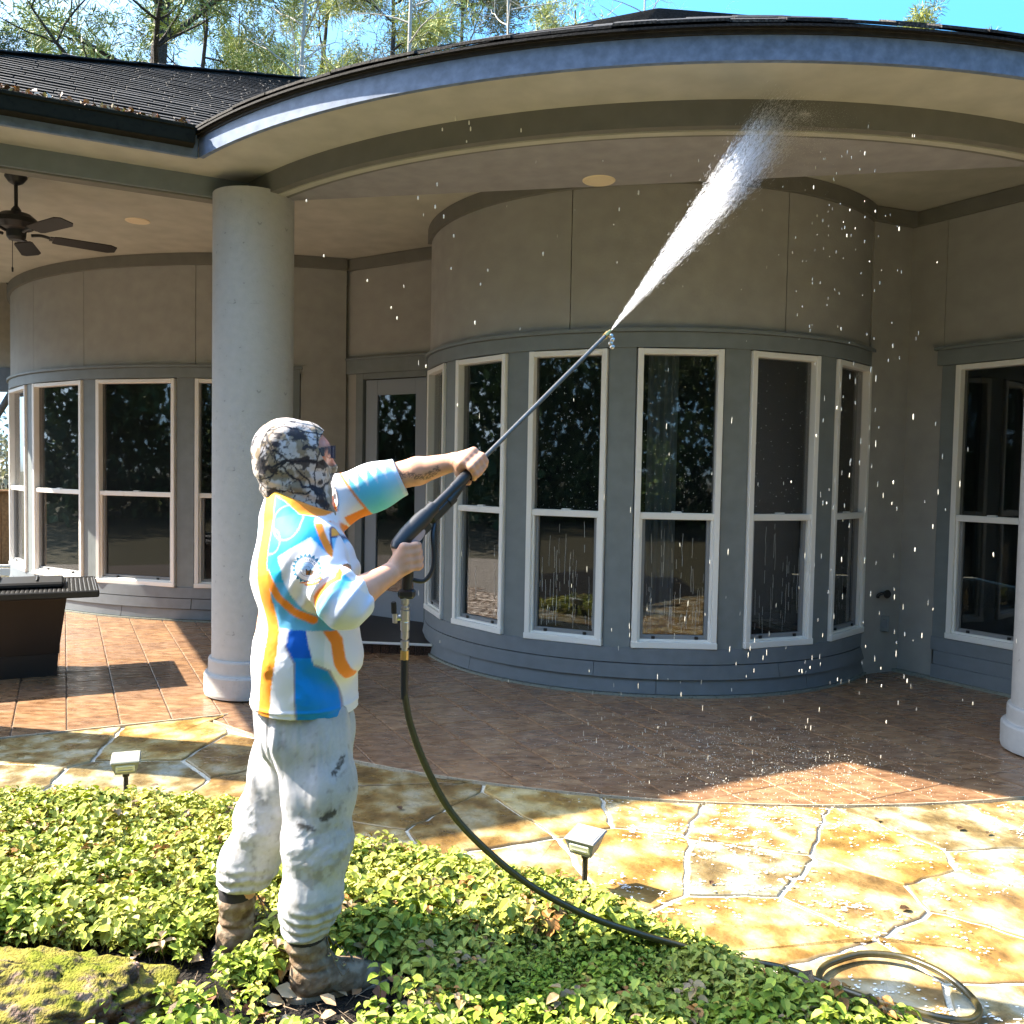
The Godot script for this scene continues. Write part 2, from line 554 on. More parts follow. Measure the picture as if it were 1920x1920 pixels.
func build_ground() -> void:
	var st := begin()
	fquad(st, P(-160, -0.10, -160), P(160, -0.10, -160), P(160, -0.10, 220), P(-160, -0.10, 220), Vector3.UP)
	struct("ground", st, M.lawn)
	# stamped concrete under the porch, tile by tile
	var outline := patio_outline()
	st = begin()
	plate(st, outline, -0.09, -0.010)
	var patio := struct("patio", st, M.grout)
	var tiles := []
	for i in range(-24, 24):
		for j in range(-24, 36):
			var s0 := 0.01 + 0.295 * i
			var w0 := 3.006 + 0.34 * j
			var c := from_sw(s0 + 0.1475, w0 + 0.17)
			if c.y > 9.9 or c.x > 3.9 or c.x < -7.5 or c.y < 2.0 or c.distance_to(BAY) < 1.75 or c.distance_to(LBAY) < 3.65:
				continue
			if absf(c.x / maxf(c.y, 0.1)) > 0.66:
				continue
			var q := PackedVector2Array([from_sw(s0, w0), from_sw(s0 + 0.295, w0), from_sw(s0 + 0.295, w0 + 0.34), from_sw(s0, w0 + 0.34)])
			for r in Geometry2D.intersect_polygons(q, outline):
				if poly_area(r) > 0.003:
					tiles.append([c.length(), r])
	tiles.sort_custom(func(a, b): return a[0] < b[0])
	var far := begin()
	for k in tiles.size():
		var poly: PackedVector2Array = inset(tiles[k][1], 0.0035)
		var y := 0.0 + rng.randf_range(-0.0012, 0.0012)
		var t := Vector2(rng.randf_range(-0.004, 0.004), rng.randf_range(-0.004, 0.004))
		if k < 300:
			st = begin()
			slab(st, poly, y, 0.02, 0.006, t)
			part("tile", st, M.tile[rng.randi() % 5], patio)
		else:
			slab(far, poly, y, 0.02, 0.006, t)
	if tiles.size() > 300:
		stuff(part("far_tile_field", far, M.tile[0], patio))
	st = begin()
	ring(st, PORCH, 4.703, 4.711, -0.745, 0.37, -0.03, 0.0015, 60)
	board(st, Vector2(-1.80, 5.595) - DS * 5.2, Vector2(-1.80, 5.595), -0.03, 0.0015, 0.0, 0.012, 0.001)
	part("edge_joint", st, M.edge, patio)
	# flagstones between the patio and the bed
	var region := PackedVector2Array([Vector2(-9, 2.2), Vector2(-5, 2.2), Vector2(-1, 1.6), Vector2(1, 1.2), Vector2(4.7, 0.6), Vector2(4.6, 2.45)])
	for i in range(22, -1, -1):
		region.append(on_ring(PORCH, 4.715, lerpf(-0.745, 0.37, i / 22.0)))
	region.append(Vector2(-1.80, 5.585))
	region.append(Vector2(-1.80, 5.585) - DS * 5.2)
	st = begin()
	plate(st, region, -0.09, -0.016)
	var path := struct("flagstone_path", st, M.mortar)
	var seeds := [Vector2(1.62, 3.67), Vector2(2.05, 3.93), Vector2(1.10, 3.93), Vector2(0.98, 3.52), Vector2(1.30, 3.28), Vector2(0.98, 3.02), Vector2(1.83, 3.27), Vector2(2.10, 3.55), Vector2(1.58, 2.90), Vector2(1.13, 2.70), Vector2(0.28, 4.10), Vector2(-0.10, 3.86), Vector2(0.52, 3.62), Vector2(1.60, 2.55), Vector2(0.66, 4.12), Vector2(2.5, 3.2), Vector2(2.6, 4.1), Vector2(2.2, 2.7), Vector2(1.9, 2.2), Vector2(2.8, 2.4), Vector2(-0.55, 4.15), Vector2(-1.1, 4.35), Vector2(-1.45, 4.85), Vector2(-1.25, 5.25), Vector2(-2.0, 4.95), Vector2(-1.95, 4.42), Vector2(-2.55, 4.85), Vector2(-2.6, 4.3), Vector2(-0.6, 4.62), Vector2(-3.2, 4.55), Vector2(0.05, 3.5), Vector2(-0.7, 3.6), Vector2(-3.3, 3.9), Vector2(-4.2, 4.1), Vector2(-4.0, 3.4), Vector2(3.3, 3.4), Vector2(3.6, 2.6), Vector2(1.4, 1.9), Vector2(-1.4, 3.7), Vector2(-2.2, 3.7)]
	for i in seeds.size():
		var sd: Vector2 = seeds[i]
		var cell := PackedVector2Array([sd + Vector2(-1.2, -1.2), sd + Vector2(1.2, -1.2), sd + Vector2(1.2, 1.2), sd + Vector2(-1.2, 1.2)])
		for j in seeds.size():
			if j != i and sd.distance_to(seeds[j]) < 2.6:
				cell = half_plane(cell, (sd + seeds[j]) * 0.5, (seeds[j] - sd).normalized())
		for r in Geometry2D.intersect_polygons(cell, region):
			if poly_area(r) < 0.01:
				continue
			var rough := PackedVector2Array()
			for k in r.size():
				var a: Vector2 = r[k]
				var b: Vector2 = r[(k + 1) % r.size()]
				var n := maxi(1, int(a.distance_to(b) / 0.06))
				for q in n:
					var p := a.lerp(b, float(q) / n)
					if q > 0:
						p += Vector2(nz.get_noise_2d(p.x * 9, p.y * 9), nz.get_noise_2d(p.x * 9 + 50, p.y * 9)) * 0.026
					rough.append(p)
			st = begin()
			slab(st, inset(rough, rng.randf_range(0.006, 0.014)), -0.004 + rng.randf_range(-0.003, 0.003), 0.03, 0.006, Vector2(rng.randf_range(-0.006, 0.006), rng.randf_range(-0.006, 0.006)))
			part("flagstone", st, M.flag_wet_shade if i in [11, 20, 21, 22, 23, 28] else M.flag[[0, 2, 5, 4, 1, 3, 1, 5, 3, 1, 0, 2][i % 12]], path)  # listed stones lie in shade, so they take the darker albedo
	# the planting bed's soil
	st = begin()
	var nx := 90
	var nzz := 60
	var h := func(x: float, z: float) -> float: return soil(x, z)
	for i in nx:
		for j in nzz:
			var x0 := lerpf(-5.0, 2.3, float(i) / nx)
			var x1 := lerpf(-5.0, 2.3, float(i + 1) / nx)
			var z0 := lerpf(-1.0, 4.4, float(j) / nzz)
			var z1 := lerpf(-1.0, 4.4, float(j + 1) / nzz)
			var c := [P(x0, h.call(x0, z0), z0), P(x1, h.call(x1, z0), z0), P(x1, h.call(x1, z1), z1), P(x0, h.call(x0, z1), z1)]
			var n := []
			for p in c:
				var e := 0.03
				n.append(Vector3(h.call(p.x - e, -p.z) - h.call(p.x + e, -p.z), 2 * e, h.call(p.x, -p.z + e) - h.call(p.x, -p.z - e)).normalized())
			quad(st, c[0], c[1], c[2], c[3], n[0], n[1], n[2], n[3])
	struct("soil", st, M.soil)

func soil(x: float, z: float) -> float:
	var d := bed_edge(x) - 0.03 - z
	return lerpf(-0.06, 0.012, clampf(d / 0.10 + 0.3, 0, 1)) + nz.get_noise_2d(x * 3, z * 3) * 0.012

func half_plane(poly: PackedVector2Array, p: Vector2, n: Vector2) -> PackedVector2Array:
	var out := PackedVector2Array()
	for i in poly.size():
		var a := poly[i]
		var b := poly[(i + 1) % poly.size()]
		var da := (a - p).dot(n)
		var db := (b - p).dot(n)
		if da <= 0:
			out.append(a)
		if (da < 0 and db > 0) or (da > 0 and db < 0):
			out.append(a.lerp(b, da / (da - db)))
	return out

# ---------------------------------------------------------------- house
var house: Node3D

func build_house() -> void:
	house = thing("house", "grey stucco house with two round window bays and a curved covered porch", "house", P(0, 0, 9))
	bay(BAY, RB, -1.46, 1.0, [-1.2517, -0.8407, -0.4297, -0.0187, 0.3923, 0.8033], 0.1534, [-0.4232, 0.377], true)
	bay(LBAY, RL, -1.30, 0.2848, [-1.1894, -0.887, -0.5846, -0.2822, 0.0202], 0.124, [-0.7093, -0.4562, -0.1035, 0.12], false)
	right_wall()
	door_wall()
	interior()
	porch_roof()
	columns()

func bay(c: Vector2, r: float, a0: float, a1: float, wins: Array, hw: float, joints: Array, middle: bool) -> void:
	var band_end: float = wins[wins.size() - 1] + hw + (0.05 if middle else 0.022)
	# stucco above the windows, panel by panel
	var cuts := [a0] + joints + [a1]
	var g := 0.0035 / r
	for i in cuts.size() - 1:
		var st := begin()
		ring(st, c, r - 0.10, r, cuts[i] + g, cuts[i + 1] - g, 2.55, 3.75)
		part("stucco_panel", st, M.wall, house)
	var st2 := begin()
	ring(st2, c, r - 0.14, r - 0.018, a0, a1, 2.55, 3.75)
	part("dark_gap_backing", st2, M.black, house)
	st2 = begin()
	ring(st2, c, r - 0.02, r + 0.035, a0, a1, 3.612, H2 - 0.003)
	part("crown_trim", st2, M.crown, house)
	# head band over the windows
	st2 = begin()
	ring(st2, c, r - 0.10, r + 0.022, a0, band_end, WTOP + 0.006, 2.585)
	ring(st2, c, r - 0.02, r + 0.045, a0, band_end + 0.006, 2.588, 2.612)
	part("head_trim", st2, M.trim, house)
	# posts between the windows
	var edge := a0
	for i in wins.size() + 1:
		var right: float = wins[i] - hw - 0.004 if i < wins.size() else band_end
		st2 = begin()
		if right > edge:
			ring(st2, c, r * cos(hw) - 0.09, r + 0.006, edge, right, WSILL - 0.10, WTOP + 0.02)
			part("window_post", st2, M.trim, house)
		if i < wins.size():
			edge = wins[i] + hw + 0.004
	if not middle:
		st2 = begin()
		ring(st2, c, r - 0.10, r - 0.004, band_end + 0.002, a1, -0.05, 2.553)
		part("stucco_panel", st2, M.wall, house)
	# apron and lap siding below
	st2 = begin()
	ring(st2, c, r * cos(hw) - 0.10, r + 0.018, a0, band_end, 0.235, WSILL - 0.008)
	part("apron_board", st2, M.siding, house)
	for k in 2:
		var y0 := 0.022 + 0.106 * k
		var js := [a0, lerpf(a0, a1, 0.30 + 0.17 * k), lerpf(a0, a1, 0.62 + 0.13 * k), band_end + 0.01]
		if middle and k == 0:
			js = [a0, -0.86, -0.08, 0.52, band_end + 0.01]
		for i in js.size() - 1:
			st2 = begin()
			ring(st2, c, r - 0.10, r + 0.018, js[i] + 0.001, js[i + 1] - 0.001, y0, y0 + 0.099, 0, 0.020)
			part("lap_board", st2, M.siding, house)
	st2 = begin()
	ring(st2, c, r * cos(hw) - 0.11, r - 0.004, a0, band_end + 0.008, -0.05, 0.24)
	part("dark_gap_backing", st2, M.black, house)  # black behind the lap gaps, standing in for their shadow lines
	st2 = begin()
	ring(st2, c, r - 0.10, r + 0.055, a0, band_end + 0.01, -0.06, 0.016)
	part("footing", st2, M.footing, house)
	for i in wins.size():
		if not middle and i == 0:
			continue
		var a: float = wins[i]
		var rr := r * cos(hw)
		window(on_ring(c, rr, a), a, 2.0 * r * sin(hw), middle and i > 0, i)

func window(at: Vector2, a: float, w: float, wet_pane: bool, idx: int) -> void:
	var win := Node3D.new()
	win.name = "window"
	win.position = P2(at, WSILL) - house.position
	win.rotation.y = a
	house.add_child(win, true)
	var h := WTOP - WSILL
	var rail := h * 0.432
	var f := 0.042
	var st := begin()
	box(st, Vector3(-w / 2, 0, -0.07), Vector3(-w / 2 + f, h, 0.03), 0.004)
	box(st, Vector3(w / 2 - f, 0, -0.07), Vector3(w / 2, h, 0.03), 0.004)
	box(st, Vector3(-w / 2 + f - 0.002, h - f, -0.07), Vector3(w / 2 - f + 0.002, h - 0.001, 0.028), 0.004)
	box(st, Vector3(-w / 2 - 0.004, -0.006, -0.07), Vector3(w / 2 + 0.004, f * 0.95, 0.036), 0.004)
	local_part("frame", st, M.white, win)
	st = begin()
	box(st, Vector3(-w / 2 + f - 0.003, rail - 0.002, -0.05), Vector3(w / 2 - f + 0.003, rail + 0.046, 0.016), 0.004)
	box(st, Vector3(-0.035, rail + 0.045, -0.03), Vector3(0.035, rail + 0.056, 0.004), 0.004)
	local_part("meeting_rail", st, M.white, win)
	# lower sash with its grey screen track
	var x0 := -w / 2 + f
	var x1 := w / 2 - f
	st = begin()
	box(st, Vector3(x0 - 0.002, f * 0.9, -0.045), Vector3(x0 + 0.018, rail, 0.010), 0.003)
	box(st, Vector3(x1 - 0.018, f * 0.9, -0.045), Vector3(x1 + 0.002, rail, 0.010), 0.003)
	box(st, Vector3(x0 + 0.016, f * 0.9, -0.045), Vector3(x1 - 0.016, f * 0.9 + 0.018, 0.008), 0.003)
	local_part("lower_sash", st, M.white, win)
	st = begin()
	box(st, Vector3(x0 + 0.017, f * 0.9 + 0.016, -0.045), Vector3(x0 + 0.042, rail - 0.001, -0.012), 0.003)
	box(st, Vector3(x1 - 0.042, f * 0.9 + 0.016, -0.045), Vector3(x1 - 0.017, rail - 0.001, -0.012), 0.003)
	box(st, Vector3(x0 + 0.041, f * 0.9 + 0.016, -0.045), Vector3(x1 - 0.041, f * 0.9 + 0.046, -0.012), 0.003)
	local_part("screen_track", st, M.screen, win)
	for s in [-0.24, 0.27]:
		st = begin()
		box(st, Vector3(s * w - 0.013, f * 0.9 + 0.018, -0.013), Vector3(s * w + 0.013, f * 0.9 + 0.04, 0.001), 0.003)
		local_part("latch", st, M.black, win)
	st = begin()
	box(st, Vector3(x0 - 0.001, rail + 0.044, -0.034), Vector3(x1 + 0.001, h - f + 0.001, -0.029), 0.0005)
	local_part("pane", st, M.glass, win)
	st = begin()
	box(st, Vector3(x0 + 0.03, f + 0.03, -0.041), Vector3(x1 - 0.03, rail + 0.001, -0.036), 0.0005)
	local_part("pane", st, M.glass, win)
	if wet_pane:
		# water running down the lower pane, beads on the upper one
		st = begin()
		var dens: float = [0.0, 0.25, 1.0, 1.0, 0.6, 0.3][idx]
		for k in int(30 * dens):
			var x := rng.randf_range(x0 + 0.05, x1 - 0.05)
			var y := rng.randf_range(0.2, rail - 0.02)
			var len := rng.randf_range(0.08, 0.7)
			var y2 := maxf(f + 0.09, y - len)
			var prev := Vector3(x, y, -0.0345)
			var tw := rng.randf_range(0.0004, 0.0009)
			while prev.y > y2:
				var nx := Vector3(clampf(prev.x + rng.randf_range(-0.004, 0.004), x0 + 0.045, x1 - 0.045), prev.y - rng.randf_range(0.03, 0.07), -0.0345)
				if rng.randf() < 0.7:
					fquad(st, prev + Vector3(-tw, 0, 0), prev + Vector3(tw, 0, 0), nx + Vector3(tw, 0, 0.0006), nx + Vector3(-tw, 0, 0.0006), Vector3.BACK)
				prev = nx
		for k in int(150 * dens):
			var p := Vector3(rng.randf_range(x0 + 0.01, x1 - 0.01), rail + 0.06 + pow(rng.randf(), 1.4) * (h - rail - 0.14), -0.0285)
			var s := rng.randf_range(0.0010, 0.0026)
			var e := rng.randf_range(1.0, 2.2)
			fquad(st, p + Vector3(-s, 0, 0), p + Vector3(0, s * e, 0), p + Vector3(s, 0, 0), p + Vector3(0, -s * e, 0), Vector3.BACK)
		stuff(local_part("water_beads", st, M.water_mark, win))

func right_wall() -> void:
	var corner := Vector2(3.21, 7.23)
	var d := Vector2(0.53, -0.85).normalized()
	var st := begin()
	board(st, Vector2(2.83, 7.05), corner + Vector2(0.02, 0.01), -0.05, 3.75, 0.12, 0.0)
	part("stucco_panel", st, M.wall, house)
	var w0 := corner + d * 0.425
	var w1 := corner + d * 1.045
	st = begin()
	board(st, corner - d * 0.03, corner + d * 0.30, -0.05, 3.75, 0.14, 0.0)
	part("stucco_panel", st, M.wall, house)
	st = begin()
	board(st, corner + d * 0.303, corner + d * 3.4, 2.60, 3.75, 0.14, 0.0)
	part("stucco_panel", st, M.wall, house)
	st = begin()
	board(st, w1 + d * 0.1, corner + d * 3.4, -0.05, 2.6, 0.14, 0.0)
	part("stucco_panel", st, M.wall, house)
	st = begin()
	board(st, corner + d * 0.27, w1 + d * 0.16, WTOP + 0.005, 2.60, 0.1, 0.03)
	board(st, corner + d * 0.25, w1 + d * 0.18, 2.60, 2.625, 0.1, 0.05)
	part("head_trim", st, M.trim, house)
	st = begin()
	board(st, corner + d * 0.305, w0 - d * 0.004, WSILL - 0.08, WTOP + 0.004, 0.1, 0.012)
	part("window_post", st, M.trim, house)
	st = begin()
	board(st, w1 + d * 0.004, w1 + d * 0.12, WSILL - 0.08, WTOP + 0.004, 0.1, 0.012)
	part("window_post", st, M.trim, house)
	st = begin()
	board(st, corner + d * 0.30, w1 + d * 0.12, 0.235, WSILL - 0.008, 0.1, 0.022)
	part("apron_board", st, M.siding, house)
	for k in 2:
		st = begin()
		board(st, corner + d * (0.32 + 0.01 * k), w1 + d * 0.12, 0.022 + 0.106 * k, 0.128 + 0.106 * k, 0.1, 0.042 - 0.012 * k)
		part("lap_board", st, M.siding, house)
	st = begin()
	board(st, corner - d * 0.02, w1 + d * 2.2, -0.06, 0.022, 0.1, 0.062)
	part("footing", st, M.footing, house)
	st = begin()
	board(st, Vector2(2.80, 7.04), corner + d * 0.03, 3.612, H2 - 0.003, 0.02, 0.035)
	board(st, corner - d * 0.02, corner + d * 3.4, 3.613, H2 - 0.004, 0.02, 0.034)
	part("crown_trim", st, M.crown, house)
	window((w0 + w1) * 0.5, -atan2(0.85, 0.53), w0.distance_to(w1), false, 0)

func door_wall() -> void:
	var o := Vector2(-1.74, 9.16)
	var d := Vector2(0.8406, -0.5417)
	var st := begin()
	board(st, o, o + d * 1.7, 2.60, 3.75, 0.12, 0.0)
	part("stucco_panel", st, M.wall, house)
	st = begin()
	board(st, o + d * 0.002, o + d * 0.16, -0.05, 2.6, 0.12, 0.001)
	part("stucco_panel", st, M.wall, house)
	st = begin()
	board(st, o, o + d * 1.5, 3.612, H2 - 0.003, 0.02, 0.035)
	part("crown_trim", st, M.crown, house)
	var door := Node3D.new()
	door.name = "door"
	door.position = P2(o + d * 0.66, 0.085) - house.position
	house.add_child(door, true)
	st = begin()
	board(st, o + d * 0.01, o + d * 1.35, 2.56, 2.70, 0.05, 0.035)
	board(st, o - d * 0.0, o + d * 1.36, 2.70, 2.72, 0.05, 0.05)
	part("head_trim", st, M.trim, door)
	st = begin()
	board(st, o + d * 0.155, o + d * 0.25, 0.08, 2.56, 0.05, 0.02)
	board(st, o + d * 1.07, o + d * 1.2, 0.08, 2.56, 0.05, 0.02)
	board(st, o + d * 0.25, o + d * 1.07, 2.50, 2.56, 0.05, 0.018)
	part("casing", st, M.trim, door)
	st = begin()
	board(st, o + d * 0.265, o + d * 0.418, 0.09, 2.492, 0.05, -0.012)
	board(st, o + d * 0.915, o + d * 1.065, 0.09, 2.492, 0.05, -0.012)
	board(st, o + d * 0.417, o + d * 0.916, 2.338, 2.491, 0.05, -0.013)
	board(st, o + d * 0.417, o + d * 0.916, 0.091, 0.36, 0.05, -0.013)
	part("slab", st, M.door, door)
	st = begin()
	board(st, o + d * 0.25, o + d * 0.266, 0.085, 2.5, 0.06, -0.028)
	board(st, o + d * 0.25, o + d * 1.07, 2.493, 2.50, 0.06, -0.028)
	part("weather_strip", st, M.black, door)
	st = begin()
	board(st, o + d * 0.41, o + d * 0.92, 0.355, 2.342, 0.034, -0.027, 0.001)
	part("pane", st, M.glass, door)
	# raised landing with a brick face
	var land := PackedVector2Array([Vector2(-1.78, 7.62), Vector2(-0.66, 7.50), Vector2(-0.66, 8.6), Vector2(-1.78, 9.3)])
	st = begin()
	plate(st, land, 0.082, 0.094)
	part("landing", st, M.bronze, house)
	st = begin()
	board(st, Vector2(-1.79, 7.615), Vector2(-0.66, 7.492), 0.080, 0.0965, 0.03, 0.012, 0.003)
	part("nosing", st, M.white, house)
	st = begin()
	plate(st, inset(land, 0.012), -0.05, 0.082)
	part("landing_core", st, M.grout, house)
	var l := land[0]
	var dd := (land[1] - land[0]).normalized()
	for k in 15:
		st = begin()
		board(st, l + dd * (0.002 + k * 0.075), l + dd * (0.070 + k * 0.075), -0.004, 0.078, 0.03, 0.002 + rng.randf() * 0.003, 0.003)
		part("brick", st, M.brick[rng.randi() % 2], house)

func interior() -> void:
	# dark rooms behind the glass
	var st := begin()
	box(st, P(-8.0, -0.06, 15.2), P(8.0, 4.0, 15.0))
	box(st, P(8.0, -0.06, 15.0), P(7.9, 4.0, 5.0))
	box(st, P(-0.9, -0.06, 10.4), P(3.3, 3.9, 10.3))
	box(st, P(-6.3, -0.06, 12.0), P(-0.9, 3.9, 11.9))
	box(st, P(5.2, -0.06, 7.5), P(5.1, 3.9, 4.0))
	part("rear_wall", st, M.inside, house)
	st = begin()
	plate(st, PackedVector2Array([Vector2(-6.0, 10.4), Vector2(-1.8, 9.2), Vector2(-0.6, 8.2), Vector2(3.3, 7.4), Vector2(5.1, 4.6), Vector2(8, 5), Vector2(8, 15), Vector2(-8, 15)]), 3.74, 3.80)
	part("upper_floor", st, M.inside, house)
	# drape inside the fourth window of the middle bay
	st = begin()
	var a0 := -0.13
	var n := 30
	for i in n:
		var u0 := float(i) / n
		var u1 := float(i + 1) / n
		var p0 := on_ring(BAY, RB - 0.30 + 0.025 * sin(u0 * 26.0), lerpf(a0, a0 + 0.13, u0))
		var p1 := on_ring(BAY, RB - 0.30 + 0.025 * sin(u1 * 26.0), lerpf(a0, a0 + 0.13, u1))
		fquad(st, P2(p0, 0.4), P2(p1, 0.4), P2(p1, 2.6), P2(p0, 2.6), Vector3.BACK)
	part("drape", st, M.drape, house)

func porch_roof() -> void:
	var st := begin()
	var left_end := -2.05
	var ceil_poly := PackedVector2Array([from_sw(left_end, 6.36), Vector2(-1.83, 6.2), Vector2(0.0, 5.80), Vector2(3.24, 5.12), Vector2(4.5, 3.6), Vector2(6.0, 4.5), Vector2(4.0, 7.5), Vector2(2.4, 9.0), Vector2(-0.5, 9.6), Vector2(-1.7, 10.4), from_sw(left_end, 13.0)])
	plate(st, ceil_poly, H2, H2 + 0.06)
	part("porch_ceiling", st, M.soffit, house)
	# low ceiling under the round part, between the columns and the curved beam
	st = begin()
	var low := PackedVector2Array()
	var aL := -0.862
	var aR := 0.46
	for i in 31:
		low.append(on_ring(PORCH, 4.13, lerpf(aL, aR, i / 30.0)))
	plate(st, low, H1 + 0.006, H1 + 0.29)
	part("low_ceiling", st, M.low_soffit, house)
	st = begin()
	ring(st, PORCH, 4.05, 4.20, aL - 0.02, aR + 0.04, H1, 3.57, 40)
	part("curved_beam", st, M.crown, house)
	st = begin()
	ring(st, PORCH, 4.09, 4.142, aL, aR, H1 - 0.008, H1 + 0.004, 40)
	part("bead", st, M.soffit, house)
	var b0 := Vector2(-1.85, 6.215)
	st = begin()
	board(st, b0 - DS * 2.95, b0 + DS * 0.05, H1, 3.57, 0.16, 0.0)
	part("straight_beam", st, M.siding, house)
	st = begin()
	board(st, b0 - DS * 2.95 - DW * -0.02, b0 - DS * 0.2 + DW * 0.02, H1 - 0.012, H1 + 0.002, 0.10, 0.0)
	part("beam_underside", st, M.crown, house)
	st = begin()
	board(st, from_sw(left_end + 0.1, 6.4), from_sw(left_end + 0.1, 12.5), H1, 3.74, 0.0, 0.16)
	part("end_beam", st, M.siding, house)
	var rb := Vector2(3.24, 5.08)
	st = begin()
	board(st, rb, rb + Vector2(0.622, -0.783) * 2.6, H1 + 0.001, 3.569, 0.16, 0.0)
	part("straight_beam", st, M.siding, house)
	# outer soffit
	var sof := PackedVector2Array()
	var fasc := PackedVector2Array()
	for i in 41:
		var a := lerpf(-0.806, 0.385, i / 40.0)
		fasc.append(on_ring(PORCH, 4.632, a))
	sof.append(from_sw(left_end, sw(EAVE).y + 0.034))
	sof.append(EAVE + DW * 0.034 + DS * 0.09)
	sof.append_array(fasc.slice(2))
	sof.append(Vector2(3.148, 4.512) + Vector2(0.622, -0.783) * 2.6)
	sof.append(rb + Vector2(0.622, -0.783) * 2.6 + Vector2(0.2, 0.1))
	sof.append(rb + Vector2(0.15, 0.1))
	for i in range(30, -1, -1):
		sof.append(on_ring(PORCH, 4.10, lerpf(aL, aR, i / 30.0)))
	sof.append(b0 + DW * 0.1)
	sof.append(from_sw(left_end, sw(b0).y + 0.1))
	st = begin()
	plate(st, sof, 3.555, 3.60)
	part("soffit", st, M.soffit, house)
	# fascia boards with their dark drip trim
	var st2 := begin()
	ring(st2, PORCH, 4.63, 4.66, -0.812, 0.39, 3.545, 3.662, 60)
	part("curved_fascia", st2, M.fascia, house)
	st2 = begin()
	ring(st2, PORCH, 4.62, 4.668, -0.815, 0.39, 3.664, 3.684, 60)
	ring(st2, PORCH, 4.60, 4.676, -0.818, 0.39, 3.684, 3.706, 60)
	part("drip_edge", st2, M.drip, house)
	var e0 := EAVE - DS * (sw(EAVE).x - left_end)
	st2 = begin()
	board(st2, e0, EAVE + DS * 0.084, 3.545, 3.69, 0.03, 0.0)
	part("straight_fascia", st2, M.fascia, house)
	st2 = begin()
	board(st2, e0 + DW * 5.5, e0, 3.545, 3.69, 0.03, 0.0)
	part("straight_fascia", st2, M.fascia, house)
	var rc := Vector2(3.148, 4.512)
	st2 = begin()
	board(st2, rc, rc + Vector2(0.622, -0.783) * 2.6, 3.545, 3.69, 0.03, 0.0)
	part("straight_fascia", st2, M.fascia, house)
	# box gutter along the left eave
	st2 = begin()
	var gy0 := 3.598
	var gy1 := 3.708
	board(st2, e0, EAVE + DS * 0.052, gy0, gy1, -0.085, 0.10, 0.004)
	board(st2, e0, EAVE + DS * 0.052, gy1 - 0.022, gy1 + 0.004, -0.092, 0.108, 0.004)
	board(st2, e0, EAVE + DS * 0.052, gy0, gy0 + 0.012, -0.003, 0.10, 0.002)
	board(st2, EAVE + DS * 0.048, EAVE + DS * 0.056, gy0 + 0.001, gy1 + 0.002, -0.003, 0.106, 0.002)
	part("gutter", st2, M.gutter, house)
	# leaf litter caught in the gutter
	st2 = begin()
	for k in 420:
		var t := pow(rng.randf(), 0.9)
		var p := EAVE - DS * (2.0 * t - 0.03) - DW * rng.randf_range(-0.02, 0.105)
		leaf(st2, P2(p, gy1 + rng.randf_range(0.0, 0.045) * (0.5 + 0.8 * t)), rng.randf_range(0.025, 0.065), [Color(0.20, 0.08, 0.04), Color(0.33, 0.17, 0.10), Color(0.42, 0.36, 0.28), Color(0.10, 0.06, 0.04)][rng.randi() % 4], 1.2)
	for k in 34:
		var w := rng.randf() * 1.3
		var p := EAVE + DW * (w - 0.03) - DS * rng.randf_range(-0.2, 1.9)
		var q := P2(p, 3.715 + w * tan(deg_to_rad(28.0)))
		st2.set_color(Color(0.42, 0.36, 0.28) * rng.randf_range(0.6, 1.3))
		var an := rng.randf() * TAU
		var dir := Vector3(DS.x, 0, -DS.y) * cos(an) + (Vector3(DW.x, 0.53, -DW.y)) * sin(an)
		tube(st2, [q, q + dir * rng.randf_range(0.04, 0.16)], [0.003, 0.0015], 4, false)
	stuff(part("leaf_litter", st2, M.ground_leaf, house))
	# roof decks
	var k28 := tan(deg_to_rad(28.0))
	var ew := sw(EAVE).y - 0.05
	var roof := Node3D.new()
	roof.name = "roof"
	house.add_child(roof, true)
	st2 = begin()
	var yr := func(w: float) -> float: return 3.685 + w * k28
	var q := [from_sw(left_end, ew), from_sw(0.72, ew), from_sw(4.6, ew + 5.5), from_sw(left_end + 5.5, ew + 5.5)]
	fquad(st2, P2(q[0], yr.call(0.0)), P2(q[1], yr.call(0.0)), P2(q[2], yr.call(5.5)), P2(q[3], yr.call(5.5)), Vector3.UP)
	# hip falling to the left end
	fquad(st2, P2(q[0], yr.call(0.0)), P2(q[3], yr.call(5.5)), P2(from_sw(left_end + 5.5, ew + 9.0), yr.call(5.5)), P2(from_sw(left_end, ew + 9.0), yr.call(0.0)), Vector3.UP)
	part("roof_deck", st2, M.shingle[1], roof)
	st2 = begin()
	var kc := tan(deg_to_rad(27.9))
	var rings := 34
	var segs := 72
